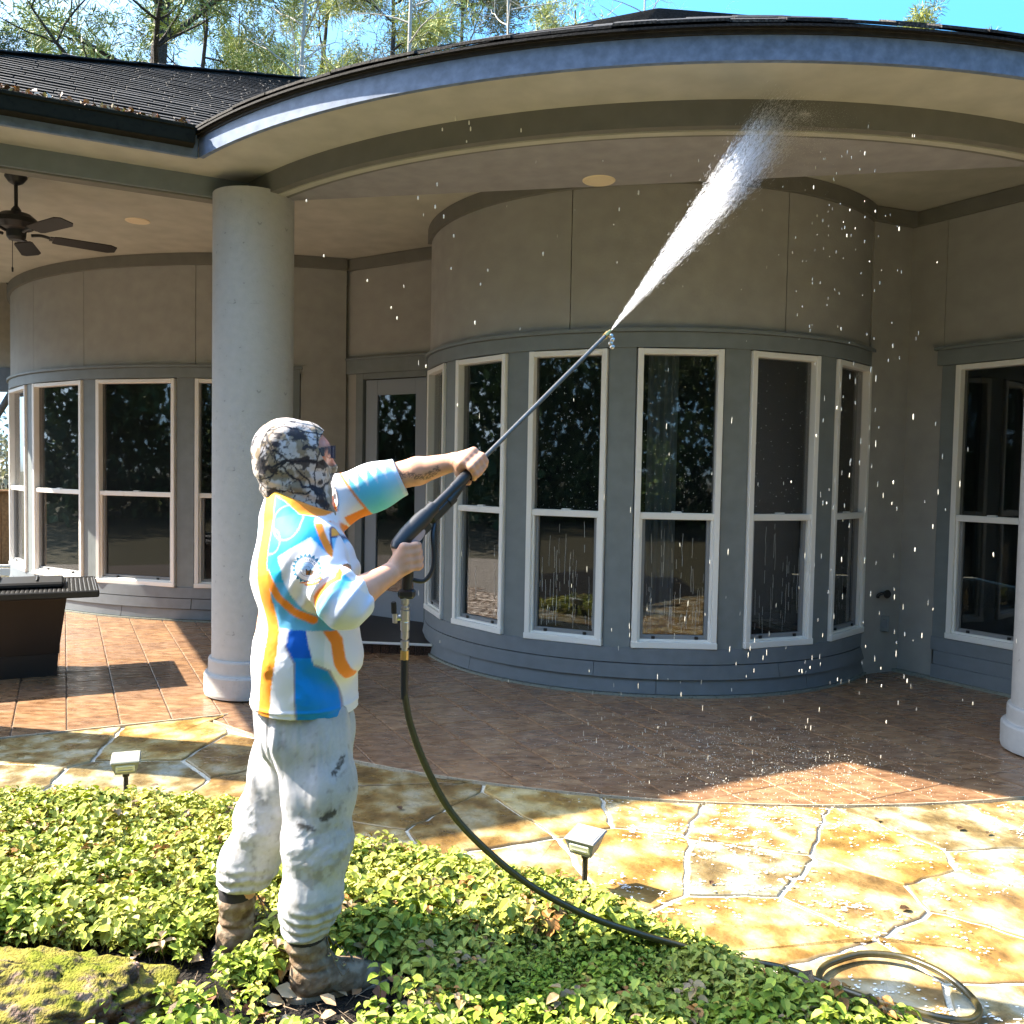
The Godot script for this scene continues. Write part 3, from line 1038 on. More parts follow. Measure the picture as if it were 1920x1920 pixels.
	for i in rings:
		var r0 := 4.70 * (1.0 - float(i) / rings)
		var r1 := 4.70 * (1.0 - float(i + 1) / rings)
		for s in segs:
			var lo := -0.84 if r0 > 3.9 else -1.7
			var hi := 0.41 if r0 > 3.9 else 1.2
			var a := lerpf(lo, hi, float(s) / segs)
			var b := lerpf(lo, hi, float(s + 1) / segs)
			var y0 := 3.69 + (4.70 - r0) * kc + 0.006
			var y1 := 3.69 + (4.70 - r1) * kc - 0.004
			var n0 := Vector3(sin(a) * 0.47, 0.88, cos(a) * 0.47)
			var n1 := Vector3(sin(b) * 0.47, 0.88, cos(b) * 0.47)
			quad(st2, P2(on_ring(PORCH, r0, a), y0), P2(on_ring(PORCH, r0, b), y0), P2(on_ring(PORCH, r1, b), y1), P2(on_ring(PORCH, r1, a), y1), n0, n1, n1, n0)
			fquad(st2, P2(on_ring(PORCH, r0, a), y0), P2(on_ring(PORCH, r0, b), y0), P2(on_ring(PORCH, r0, b), y0 - 0.012), P2(on_ring(PORCH, r0, a), y0 - 0.012), n0)
	part("cone_deck", st2, M.shingle[3], roof)
	# shingles of the left wing
	var rows := []
	var w := 0.0
	var count := 0
	var rest := begin()
	while w < 4.9:
		var s := left_end + w - rng.randf() * 0.25
		while true:
			var wd := rng.randf_range(0.20, 0.36)
			var c := from_sw(s + wd * 0.5, ew + w + 0.055)
			if 4.70 - c.distance_to(PORCH) > w + 0.20 or s > 3.2:
				break
			if s + wd > left_end + w + 0.02 and c.y > 3.5 and c.x / c.y > -0.66:
				var sh := begin() if count < 290 else rest
				var up := Vector3(-DW.x * k28, 1, DW.y * k28).normalized()
				var bx := Vector3(DS.x, 0, -DS.y)
				var bs := Basis(bx, up, bx.cross(up))
				var pos := P2(c, yr.call(w + 0.055)) + up * (0.014 + rng.randf_range(0, 0.004))
				bs = bs.rotated(bx, -0.085).rotated(up, rng.randf_range(-0.006, 0.006))
				cbox(sh, Transform3D(bs, pos), Vector3(wd - 0.005, 0.016, 0.15), 0.002)
				if count < 290:
					part("shingle", sh, M.shingle[[0, 1, 2, 0, 3, 1, 4, 0][rng.randi() % 8]], roof)
				count += 1
			s += wd
		w += 0.104
	stuff(part("far_shingle_field", rest, M.shingle[0], roof))
	# ridge caps along the hip, and the worn edge of the round roof
	for k in 16:
		var w0 := 0.28 * k
		var p0 := P2(from_sw(left_end + w0, ew + w0), yr.call(w0) + 0.018)
		var p1 := P2(from_sw(left_end + w0 + 0.31, ew + w0 + 0.31), yr.call(w0 + 0.31) + 0.012)
		var z := (p1 - p0).normalized()
		var x := z.cross(Vector3.UP).normalized()
		var sh := begin()
		cbox(sh, Transform3D(Basis(x, z.cross(x) * -1.0, z), (p0 + p1) * 0.5 + Vector3.UP * 0.004), Vector3(0.24, 0.012, p0.distance_to(p1)), 0.002)
		part("ridge_cap", sh, M.shingle[k % 3], roof)
	for row in 3:
		var rr := 4.692 - row * 0.13
		var a := -0.84 + row * 0.02
		while a < 0.40:
			var wd := rng.randf_range(0.18, 0.34)
			var da := wd / rr
			var sh := begin()
			var y := 3.708 + row * 0.13 * kc + rng.randf_range(-0.003, 0.006)
			ring_slope(sh, rr - 0.16, rr + rng.randf_range(-0.012, 0.010), a + 0.0006, a + da - 0.0006, y, kc, 0.014)
			part("shingle", sh, M.shingle[[4, 3, 2, 4, 3][rng.randi() % 5]], roof)
			a += da
	for k in range(1, 4):
		var sh := begin()
		var a := 0.06 + 0.05 * k
		var p := P2(PORCH, 3.69 + 4.70 * kc - 0.06)
		lathe(sh, p - Vector3.UP * (0.02 + 0.05 * k), Vector3.UP, [Vector2(0.02 + 0.09 * k, 0.06), Vector2(0.16 + 0.09 * k, 0.0), Vector2(0.15 + 0.09 * k, -0.02)], 14)
		part("cap_shingle", sh, M.shingle[1], roof)

func ring_slope(st: SurfaceTool, r0: float, r1: float, a0: float, a1: float, y: float, k: float, th: float) -> void:
	var n := 2
	for i in n:
		var a := lerpf(a0, a1, float(i) / n)
		var b := lerpf(a0, a1, float(i + 1) / n)
		var up := Vector3(sin(a) * 0.47, 0.88, cos(a) * 0.47)
		var out := Vector3(sin(a), 0, cos(a))
		var c := [P2(on_ring(PORCH, r1, a), y), P2(on_ring(PORCH, r1, b), y), P2(on_ring(PORCH, r0, b), y + (r1 - r0) * k), P2(on_ring(PORCH, r0, a), y + (r1 - r0) * k)]
		var d := []
		for p in c:
			d.append(p + Vector3.UP * th)
		fquad(st, d[0], d[1], d[2], d[3], up)
		fquad(st, c[0], c[1], c[2], c[3], -up)
		fquad(st, c[0], c[1], d[1], d[0], out)
		if i == 0:
			fquad(st, c[0], d[0], d[3], c[3], Vector3(-cos(a), 0, sin(a)))
		if i == n - 1:
			fquad(st, c[1], d[1], d[2], c[2], Vector3(cos(b), 0, -sin(b)))

func columns() -> void:
	for p in [Vector2(-1.82, 6.17), Vector2(3.24, 5.08), Vector2(-3.90, 5.12)]:  # last column is out of view, added to cast the shadow band
		var col := Node3D.new()
		col.name = "column"
		col.position = P2(p, 0) - house.position
		house.add_child(col, true)
		var st := begin()
		lathe(st, P2(p, 0), Vector3.UP, [Vector2(0.272, 0.26), Vector2(0.272, H1 + 0.02)], 48)
		part("shaft", st, M.column, col)
		st = begin()
		lathe(st, P2(p, 0), Vector3.UP, [Vector2(0.24, 0.012), Vector2(0.318, 0.012), Vector2(0.322, 0.03), Vector2(0.322, 0.150), Vector2(0.314, 0.163), Vector2(0.296, 0.168), Vector2(0.293, 0.18), Vector2(0.293, 0.252), Vector2(0.288, 0.264), Vector2(0.270, 0.268)], 48)
		part("base_ring", st, M.column, col)

# ---------------------------------------------------------------- trees and the far left
func leaf(st: SurfaceTool, p: Vector3, size: float, c: Color, tilt := 0.8) -> void:
	var yaw := rng.randf() * TAU
	var bs := Basis(Vector3.UP, yaw) * Basis(Vector3(1, 0, 0), rng.randf_range(-tilt, tilt)) * Basis(Vector3(0, 0, 1), rng.randf_range(-tilt, tilt))
	var l := size
	var w := size * 0.32
	var pts := [Vector3(0, 0, -l * 0.5), Vector3(w, size * 0.10, -l * 0.1), Vector3(w * 0.75, size * 0.10, l * 0.22), Vector3(0, -size * 0.04, l * 0.5), Vector3(-w * 0.75, size * 0.10, l * 0.22), Vector3(-w, size * 0.10, -l * 0.1), Vector3(0, 0, 0.0)]
	for i in pts.size():
		pts[i] = p + bs * pts[i]
	st.set_color(c)
	for i in 6:
		ftri(st, pts[6], pts[i], pts[(i + 1) % 6], bs.y)

func limb(st: SurfaceTool, a: Vector3, dir: Vector3, length: float, r: float, depth: int, tips: Array, droop := 0.0) -> void:
	var pts := [a]
	var rr := [r]
	var p := a
	var d := dir
	var n := 5
	for i in n:
		d = (d + Vector3(rng.randf_range(-0.2, 0.2), rng.randf_range(-0.15, 0.18) - droop, rng.randf_range(-0.2, 0.2))).normalized()
		p += d * length / n
		pts.append(p)
		rr.append(r * (1.0 - 0.75 * (i + 1) / n))
		if depth > 0 and i >= 1:
			for k in (2 if depth == 1 else 1):
				var side := d.cross(Vector3(rng.randf_range(-1, 1), rng.randf_range(-1, 1), rng.randf_range(-1, 1))).normalized()
				limb(st, p, (d * 0.6 + side).normalized(), length * rng.randf_range(0.35, 0.6), rr[-1] * 0.7, depth - 1, tips, droop)
		tips.append([p, d])
	tube(st, pts, rr, 5 if r < 0.05 else 8, false)

# a pine: bare lower trunk, few long limbs, needle tufts at the twigs
func pine(base: Vector3, height: float, r: float, seed_: int, label: String, bare: bool, leafy: Color, tuft := 1.0, first := 0.45) -> Node3D:
	rng.seed = seed_
	var t := thing("bare_tree" if bare else "pine_tree", label, "tree", base)
	var st := begin()
	var pts := []
	var rr := []
	var lean := Vector3(rng.randf_range(-0.04, 0.04), 0, rng.randf_range(-0.04, 0.04))
	for i in 13:
		var u := i / 12.0
		pts.append(base + Vector3.UP * height * u + lean * height * u + Vector3(nz.get_noise_2d(u * 3, seed_), 0, nz.get_noise_2d(u * 3, seed_ + 40)) * 0.25)
		rr.append(r * (1.0 - 0.85 * u) + (0.05 if i == 0 else 0.0))
	tube(st, pts, rr, 12)
	part("trunk", st, M.pale_bark if bare else M.bark, t)
	st = begin()
	var tips := []
	var n := 20 if bare else 16
	for k in n:
		var u := lerpf(first, 0.98, (k + rng.randf() * 0.5) / n)
		var i := int(u * 12)
		var p: Vector3 = (pts[i] as Vector3).lerp(pts[mini(i + 1, 12)], u * 12 - i)
		var an := k * 2.4 + rng.randf_range(-0.5, 0.5)
		var d := Vector3(cos(an), rng.randf_range(0.15, 0.75), sin(an)).normalized()
		limb(st, p, d, height * lerpf(0.26, 0.10, u), r * lerpf(0.36, 0.14, u), 2 if bare else 1, tips, 0.02)
	part("limbs", st, M.pale_bark if bare else M.bark, t)
	if not bare:
		st = begin()
		for tip in tips:
			if rng.randf() < 0.12 or Vector2(tip[0].x - base.x, tip[0].z - base.z).length() < height * 0.045:
				continue
			var tone := rng.randf_range(0.6, 1.35)
			var m := int(46 * tuft)
			var cc: Vector3 = tip[0] + Vector3(rng.randf_range(-0.25, 0.25), rng.randf_range(-0.05, 0.3), rng.randf_range(-0.25, 0.25))
			for k in m:
				var d := Vector3(rng.randf_range(-1, 1), rng.randf_range(-0.7, 1), rng.randf_range(-1, 1)).normalized()
				var side := d.cross(Vector3(rng.randf_range(-1, 1), rng.randf_range(-1, 1), rng.randf_range(-1, 1))).normalized()
				var a := cc + d * rng.randf_range(0.05, 0.42)
				var b := a + (d + side * 0.4) * rng.randf_range(0.12, 0.26)
				var wv := side * rng.randf_range(0.010, 0.024)
				st.set_color(leafy * (tone * rng.randf_range(0.75, 1.25)))
				fquad(st, a - wv, a + wv, b + wv * 0.4, b - wv * 0.4, side.cross(d))
		part("crown", st, M.leafy, t)
	return t

func shrub(called: String, at: Vector3, w: float, h: float, n: int, c: Color, label: String, size := 0.09, group := "") -> Node3D:
	var t := thing(called, label, "shrub", at, group)
	var st := begin()
	for k in 9:
		var an := rng.randf() * TAU
		var top := at + Vector3(cos(an) * w * 0.35, h * rng.randf_range(0.6, 0.9), sin(an) * w * 0.35)
		tube(st, [at, at.lerp(top, 0.5) + Vector3(0, h * 0.1, 0), top], [0.03, 0.02, 0.008], 5, false)
	part("stems", st, M.bark, t)
	st = begin()
	for k in n:
		var d := Vector3(rng.randf_range(-1, 1), rng.randf_range(-1, 1), rng.randf_range(-1, 1))
		if d.length() > 1.0:
			d = d.normalized()
		var f := 0.75 + 0.4 * nz.get_noise_3d(d.x * 2.2 + at.x, d.y * 2.2, d.z * 2.2)
		var p := at + Vector3(d.x * w * 0.5 * f, h * 0.54 + d.y * h * 0.46 * f, d.z * w * 0.5 * f)
		leaf(st, p, size * rng.randf_range(0.6, 1.3), c * rng.randf_range(0.6, 1.4), 1.4)
	part("foliage", st, M.leafy, t)
	return t

func copy_of(o: Node3D, at: Vector3, turn: float, label: String) -> Node3D:
	var c: Node3D = o.duplicate()
	c.name = numbered(String(o.name).rstrip("0123456789").trim_suffix("_"))
	add_child(c)
	c.position = at
	c.rotation.y = turn
	c.set_meta("label", label)
	return c

func build_background() -> void:
	var green := Color(0.19, 0.23, 0.075)
	var yellow := Color(0.34, 0.36, 0.13)
	pine(P(-9.0, -0.1, 21.5), 20.0, 0.36, 11, "thick grey pine trunk with long side limbs above the dark shingle roof", false, green, 0.6, 0.40)
	pine(P(-12.5, -0.1, 34.0), 22.0, 0.22, 12, "slender pine to the right of the thick grey trunk, dark forked limbs", false, green, 1.1, 0.40)
	pine(P(-19.0, -0.1, 30.0), 20.0, 0.28, 13, "pine with dark needles in the top left corner of the sky", false, Color(0.07, 0.10, 0.035), 1.5, 0.36)
	pine(P(-9.0, -0.1, 38.0), 24.0, 0.26, 14, "pine with yellow green needles behind where the two roofs meet", false, yellow, 1.6, 0.36)
	pine(P(-4.3, -0.1, 30.0), 20.0, 0.24, 15, "bushy yellow green pine just left of the pale dead tree", false, yellow, 1.6, 0.36)
	pine(P(-2.2, -0.1, 34.0), 22.0, 0.22, 16, "pine with brownish needles left of the round roof's peak", false, Color(0.16, 0.15, 0.06), 1.4, 0.36)
	pine(P(2.9, -0.1, 40.0), 22.5, 0.24, 17, "small pine crown showing just left of the round roof's peak", false, yellow, 1.0, 0.5)
	pine(P(-22.0, -0.1, 44.0), 23.0, 0.25, 18, "far pale green pine low behind the left roof line", false, yellow, 1.5, 0.34)
	pine(P(-15.5, -0.1, 46.0), 25.0, 0.25, 19, "far pine between the grey trunk and the corner pine", false, green, 1.6, 0.34)
	pine(P(19.4, -0.1, 42.0), 22.2, 0.24, 27, "lone yellow green treetop above the right end of the round roof", false, Color(0.26, 0.27, 0.06), 3.0, 0.62)
	pine(P(-5.8, -0.1, 22.0), 16.5, 0.13, 20, "thin pale leafless tree between the pines with crooked white branches", true, green, 1.0, 0.45)
	pine(P(-3.4, -0.1, 24.0), 17.5, 0.14, 21, "pale bare tree with a long slanting white limb near the roof edge", true, green, 1.0, 0.45)
	pine(P(-0.75, -0.1, 25.0), 17.5, 0.12, 22, "white leafless trunk standing alone in blue sky left of the round roof's peak", true, green, 1.0, 0.5)
	pine(P(-13.5, -0.1, 26.0), 17.0, 0.11, 23, "thin pale bare sapling left of the thick grey pine", true, green, 1.0, 0.45)
	pine(P(4.6, -0.1, 36.0), 21.5, 0.15, 29, "fine bare twigs reaching over the peak of the round roof", true, green, 1.0, 0.55)
	# what stands past the open left end of the porch
	rng.seed = 31
	var f := thing("wood_fence", "orange brown board fence past the left end of the porch", "fence", P(-8.6, -0.1, 14.5))
	for k in 16:
		var st := begin()
		var x := -10.4 + k * 0.22
		box(st, P(x, -0.1, 14.5), P(x + 0.213, 1.10 + rng.randf_range(-0.006, 0.006), 14.52), 0.004)
		part("board", st, M.fence, f)
	var st := begin()
	box(st, P(-10.4, 1.105, 14.46), P(-6.88, 1.145, 14.56), 0.004)
	part("cap_rail", st, M.fence, f)
	var c := thing("porch_end_wall", "tan sunlit plaster wall with grey beams past the far left of the porch", "wall", P(-8.6, 0, 12.6))
	st = begin()
	box(st, P(-9.6, 2.95, 12.7), P(-7.0, 4.2, 12.9))
	part("plaster", st, M.plaster, c)
	st = begin()
	box(st, P(-9.6, 2.62, 12.66), P(-7.0, 2.948, 12.92))
	part("beam", st, M.siding, c)
	st = begin()
	tube(st, [P(-7.62, 2.05, 12.8), P(-7.25, 2.64, 12.8)], [0.05, 0.05], 8)
	part("brace", st, M.siding, c)
	var r := thing("porch_railing", "white sunlit step rail at the foot of the left bay", "railing", P(-7.0, 0, 12.2))
	st = begin()
	box(st, P(-8.6, 0.02, 12.2), P(-6.2, 0.12, 12.26))
	part("bottom_rail", st, M.white, r)
	st = begin()
	box(st, P(-8.6, 0.14, 12.21), P(-6.3, 0.17, 12.25))
	part("middle_rail", st, M.white, r)
	shrub("shrub", P(-9.7, 0.0, 17.0), 3.2, 2.5, 2600, Color(0.34, 0.33, 0.24), "pale sunlit shrub above the board fence at the left edge", 0.11)
	shrub("shrub", P(-12.0, 0.0, 18.5), 3.0, 3.4, 2200, Color(0.30, 0.30, 0.22), "tall pale brush behind the shrub at the left edge", 0.12)
	# the woods behind the viewer, seen in the window panes
	rng.seed = 77
	var src: Node3D = find_child("pine_tree_003", false, false)
	var src2: Node3D = find_child("pine_tree_002", false, false)
	var near := ["left of the porch view", "opposite the left bay", "opposite the porch column", "straight across from the middle bay", "opposite the right windows", "right of the lawn", "far right of the lawn"]
	for k in 7:
		var x := -15.0 + k * 5.0 + rng.randf_range(-1.2, 1.2)
		copy_of(src if k % 2 == 0 else src2, P(x, -4.5, -10.0 - rng.randf() * 5.0), rng.randf() * TAU, "dark pine mirrored in the window panes, %s" % near[k])
	for k in 8:
		var x := -15.5 + k * 4.4
		shrub("hedge_shrub", P(x, -0.1, -9.5 - rng.randf() * 2.0), 4.6, rng.randf_range(2.4, 4.4), 2000, Color(0.14, 0.20, 0.06), "leafy green shrub mirrored in the window panes, %s in the row" % ["first", "second", "third", "fourth", "fifth", "sixth", "seventh", "last"][k], 0.16)
	st = begin()
	for k in 26:
		var o := Vector3(rng.randfn(0, 0.45), rng.randfn(0, 0.40), rng.randfn(0, 0.45))
		leaf(st, o, rng.randf_range(0.16, 0.34), Color.WHITE * rng.randf_range(0.5, 1.4), 1.4)
	var clump := st.commit()
	var mm := MultiMesh.new()
	mm.transform_format = MultiMesh.TRANSFORM_3D
	mm.use_colors = true
	mm.mesh = clump
	mm.instance_count = 7000
	for k in 7000:
		var an := deg_to_rad(rng.randf_range(-118.0, 118.0))      # measured from straight behind the viewer
		var far := rng.randf_range(18.0, 27.0)
		var y := rng.randf_range(-0.1, 1.0) * (9.5 + 3.5 * nz.get_noise_2d(an * 4.0, 0.0))
		if an < -1.35:
			y = minf(y, 6.0)
		var tone := 0.35 + 1.3 * maxf(0.0, nz.get_noise_3d(an * 7.0, y * 0.35, far * 0.2) + 0.25)
		mm.set_instance_transform(k, Transform3D(Basis(Vector3.UP, rng.randf() * TAU).scaled(Vector3.ONE * rng.randf_range(0.8, 1.5)), P(sin(an) * far * 1.15, y, 2.0 - cos(an) * far)))
		mm.set_instance_color(k, Color(0.17, 0.23, 0.08) * tone * rng.randf_range(0.5, 1.5))
	var wood := MultiMeshInstance3D.new()
	wood.name = "woodland"
	wood.multimesh = mm
	wood.material_override = M.leafy
	add_child(wood)
	stuff(wood)
	wood.set_meta("label", "far woodland mirrored dark in the window panes")
	wood.set_meta("category", "woodland")

# ---------------------------------------------------------------- planting bed
func sprig(st: SurfaceTool, n: int, h: float) -> void:
	# a stem with pairs of oval leaves
	var top := Vector3(rng.randf_range(-0.02, 0.02), h, rng.randf_range(-0.02, 0.02))
	st.set_color(Color(0.5, 0.42, 0.30))
	tube(st, [Vector3(0, -0.03, 0), top * 0.5 + Vector3(0.004, 0, 0.003), top], [0.0016, 0.0013, 0.0008], 3, false)
	for k in n:
		var u := 0.35 + 0.65 * (k + 1.0) / n
		var an := k * 2.6 + rng.randf_range(-0.5, 0.5)
		var size := lerpf(0.046, 0.026, absf(u - 0.6)) * rng.randf_range(0.75, 1.2)
		var bs := Basis(Vector3.UP, an) * Basis(Vector3.RIGHT, rng.randf_range(-0.35, 0.5))
		var p := top * u
		var l := size
		var w := size * 0.33
		var pr := [Vector3(0, 0, 0.004), Vector3(w * 0.8, 0.006, l * 0.28), Vector3(w, 0.006, l * 0.52), Vector3(w * 0.6, 0.003, l * 0.82), Vector3(0, -0.006, l * 1.05), Vector3(-w * 0.6, 0.003, l * 0.82), Vector3(-w, 0.006, l * 0.52), Vector3(-w * 0.8, 0.006, l * 0.28)]
		var mid := [Vector3(0, 0.000, l * 0.30), Vector3(0, -0.001, l * 0.55), Vector3(0, -0.002, l * 0.82)]
		for i in pr.size():
			pr[i] = p + bs * pr[i]
		for i in mid.size():
			mid[i] = p + bs * mid[i]
		var v := rng.randf_range(0.75, 1.2)
		st.set_color(Color(v, v, v * rng.randf_range(0.7, 1.1)))
		for f in [[0, 1, -1], [1, 2, -2], [2, 3, -3]]:
			pass
		ftri(st, pr[0], pr[1], mid[0], bs.y)
		fquad(st, pr[1], pr[2], mid[1], mid[0], bs.y)
		fquad(st, pr[2], pr[3], mid[2], mid[1], bs.y)
		ftri(st, pr[3], pr[4], mid[2], bs.y)
		ftri(st, pr[0], pr[7], mid[0], bs.y)
		fquad(st, pr[7], pr[6], mid[1], mid[0], bs.y)
		fquad(st, pr[6], pr[5], mid[2], mid[1], bs.y)
		ftri(st, pr[5], pr[4], mid[2], bs.y)

func bare_patch(p: Vector2) -> float:
	# 1 where the soil lies open: in front of the boots and beside the rock
	var d := minf(Vector2((p.x + 0.93) / 0.30, (p.y - 2.42) / 0.22).length(), Vector2((p.x + 0.55) / 0.34, (p.y - 2.34) / 0.12).length())
	d = minf(d, Vector2((p.x + 1.35) / 0.55, (p.y - 2.45) / 0.26).length())
	d = minf(d, Vector2((p.x + 0.36) / 0.16, (p.y - 2.52) / 0.12).length())
	return 1.0 - smoothstep(0.75, 1.15, d + nz.get_noise_2d(p.x * 7, p.y * 7) * 0.25)

func build_bed() -> void:
	rng.seed = 2024
	var kinds := []
	for k in 5:
		var st := begin()
		sprig(st, 7 + k % 3, 0.055 + 0.016 * k)
		kinds.append(st.commit())
	var spots := [[], [], [], [], []]
	var tries := 0
	var count := 0
	while count < 17000 and tries < 90000:
		tries += 1
		var z := 1.75 + pow(rng.randf(), 0.85) * 2.5
		var x := rng.randf_range(-0.66, 0.60) * z * 1.02
		var edge := bed_edge(x)
		if z > edge - 0.02 + nz.get_noise_2d(x * 4, 3.0) * 0.10:
			continue
		var p := Vector2(x, z)
		if rng.randf() < bare_patch(p) * 0.93:
			continue
		# kept clear: the boots and the rocks
		if Vector2((x + 0.57) / 0.13, (z - 2.52) / 0.15).length() < 1.0 or Vector2((x + 0.45) / 0.11, (z - 2.56) / 0.10).length() < 1.0 or Vector2((x + 0.88) / 0.11, (z - 2.74) / 0.13).length() < 1.0:
			continue
		if Vector2((x + 1.36) / 0.46, (z - 2.55) / 0.20).length() < 1.0:
			continue
		var by_hose := x > 0.0 and x < 0.58 and absf(z - 2.60) < 0.17
		var hump := 0.75 + 0.35 * nz.get_noise_2d(x * 1.7, z * 1.7) + 0.2 * nz.get_noise_2d(x * 6, z * 6)
		hump *= lerpf(0.55, 1.0, clampf((edge - z) / 0.25, 0, 1))
		if by_hose:
			hump *= 0.55
		var lift := clampf(hump, 0.2, 1.3) * rng.randf_range(0.0, 0.055)
		var k := rng.randi() % 5
		var bs := Basis(Vector3.UP, rng.randf() * TAU) * Basis(Vector3.RIGHT, rng.randf_range(-0.5, 0.5))
		bs = bs.scaled(Vector3.ONE * rng.randf_range(0.42, 0.98) * clampf(hump + 0.25, 0.5, 1.15))
		# sun through the leaves painted in: paler yellow at the back, greener in front
		var yl := clampf(0.42 + (z - 2.9) * 0.38 + nz.get_noise_2d(x * 2.3 + 9, z * 2.3) * 0.7, 0, 1)
		var c := Color(0.24, 0.33, 0.04).lerp(Color(0.68, 0.64, 0.18), yl * rng.randf_range(0.5, 1.0))
		if rng.randf() < 0.08:
			c = [Color(0.40, 0.20, 0.07), Color(0.45, 0.36, 0.08), Color(0.36, 0.26, 0.16)][rng.randi() % 3]
		spots[k].append([Transform3D(bs, P(x, soil(x, z) + lift, z)), c * rng.randf_range(0.65, 1.25)])
		count += 1
	var t := thing("ground_cover", "low bed of green and yellow leaved ground cover around the boots", "ground cover", P(0, 0, 3))
	stuff(t)
	for k in 5:
		var mm := MultiMesh.new()
		mm.transform_format = MultiMesh.TRANSFORM_3D
		mm.use_colors = true
		mm.mesh = kinds[k]
		mm.instance_count = spots[k].size()
		for i in spots[k].size():
			var tr: Transform3D = spots[k][i][0]
			tr.origin -= t.position
			mm.set_instance_transform(i, tr)
			mm.set_instance_color(i, spots[k][i][1])
		var o := MultiMeshInstance3D.new()
		o.name = "leafy_sprigs"
		o.multimesh = mm
		o.material_override = M.ground_leaf
		o.set_meta("kind", "stuff")
		t.add_child(o, true)
	# litter of dead leaves on the open soil
	var st := begin()
	for k in 420:
		var p := Vector2(rng.randf_range(-1.5, 0.9), rng.randf_range(2.0, 2.9))
		if rng.randf() > bare_patch(p) + 0.08:
			continue
		leaf(st, P2(p, soil(p.x, p.y) + rng.randf_range(0.006, 0.035)), rng.randf_range(0.035, 0.075), [Color(0.30, 0.15, 0.07), Color(0.45, 0.30, 0.17), Color(0.52, 0.40, 0.26), Color(0.16, 0.08, 0.05)][rng.randi() % 4] * rng.randf_range(0.8, 1.2), 0.5)
	for k in 240:
		var p := Vector2(rng.randf_range(-1.6, -0.3), rng.randf_range(1.9, 2.7))
		var a := P2(p, soil(p.x, p.y) + 0.008)
		st.set_color(Color(0.25, 0.18, 0.12) * rng.randf_range(0.5, 1.6))
		var an := rng.randf() * TAU
		tube(st, [a, a + Vector3(cos(an), rng.randf_range(0, 0.15), sin(an)) * rng.randf_range(0.03, 0.14)], [0.0016, 0.0007], 3, false)
	var lit := part("leaf_litter", st, M.ground_leaf, self)
	lit.set_meta("label", "brown leaf litter and twigs on the bare soil by the boots")
	lit.set_meta("category", "leaf litter")
	stuff(lit)
	# single dead leaves that can be told apart on the paving
	var at := [Vector2(2.06, 3.93), Vector2(2.16, 3.88), Vector2(0.80, 3.35), Vector2(1.72, 4.02), Vector2(1.47, 3.17), Vector2(-1.74, 4.28), Vector2(-0.50, 4.05)]
	for i in at.size():
		st = begin()
		st.set_color(Color.WHITE)
		leaf(st, P2(at[i], 0.006), rng.randf_range(0.03, 0.055), Color.WHITE, 0.12)
		var o := part("fallen_leaf", st, M.dry_leaf[i % 4], self)
		tag(o, ["reddish dry leaf on the flagstones below the right column", "brown dry leaf just right of the reddish one below the right column", "small dry leaf on the flagstones right of the garden light by the hose", "pale dry leaf at the patio's curved edge right of the sunlit tiles", "small brown leaf on the flagstones above the coiled hose", "reddish dry leaf on the flagstones right of the left garden light", "dark dry leaf on the shaded flagstones right of the man"][i], "leaf", "fallen leaves on the paving")
	for i in 5:
		st = begin()
		var p: Vector2 = [Vector2(0.86, 2.42), Vector2(1.03, 2.40), Vector2(0.92, 2.62), Vector2(-0.78, 2.38), Vector2(-0.88, 2.33)][i]
		leaf(st, P2(p, soil(p.x, p.y) + 0.10), 0.085, Color.WHITE, 0.7)
		tag(part("fallen_leaf", st, M.dry_leaf[[1, 3, 3, 1, 3][i]], self), ["large tan leaf on the ground cover left of the hose coil", "large curled leaf at the lower edge of the ground cover left of the coil", "large tan leaf high on the ground cover between man and hose coil", "large dead leaf on the soil just left of the near boot", "large pale leaf on the soil between the near boot and the mossy boulder"][i], "leaf", "large leaves on the ground cover")
	boulder("moss_boulder", P(-1.35, -0.03, 2.45), Vector3(0.42, 0.185, 0.20), 1.0, "mossy yellow green boulder with a dark broken face in the near left corner")
	boulder("moss_boulder", P(-1.02, 0.0, 2.16), Vector3(0.17, 0.10, 0.13), 9.0, "smaller dark boulder half buried in front of the mossy one")

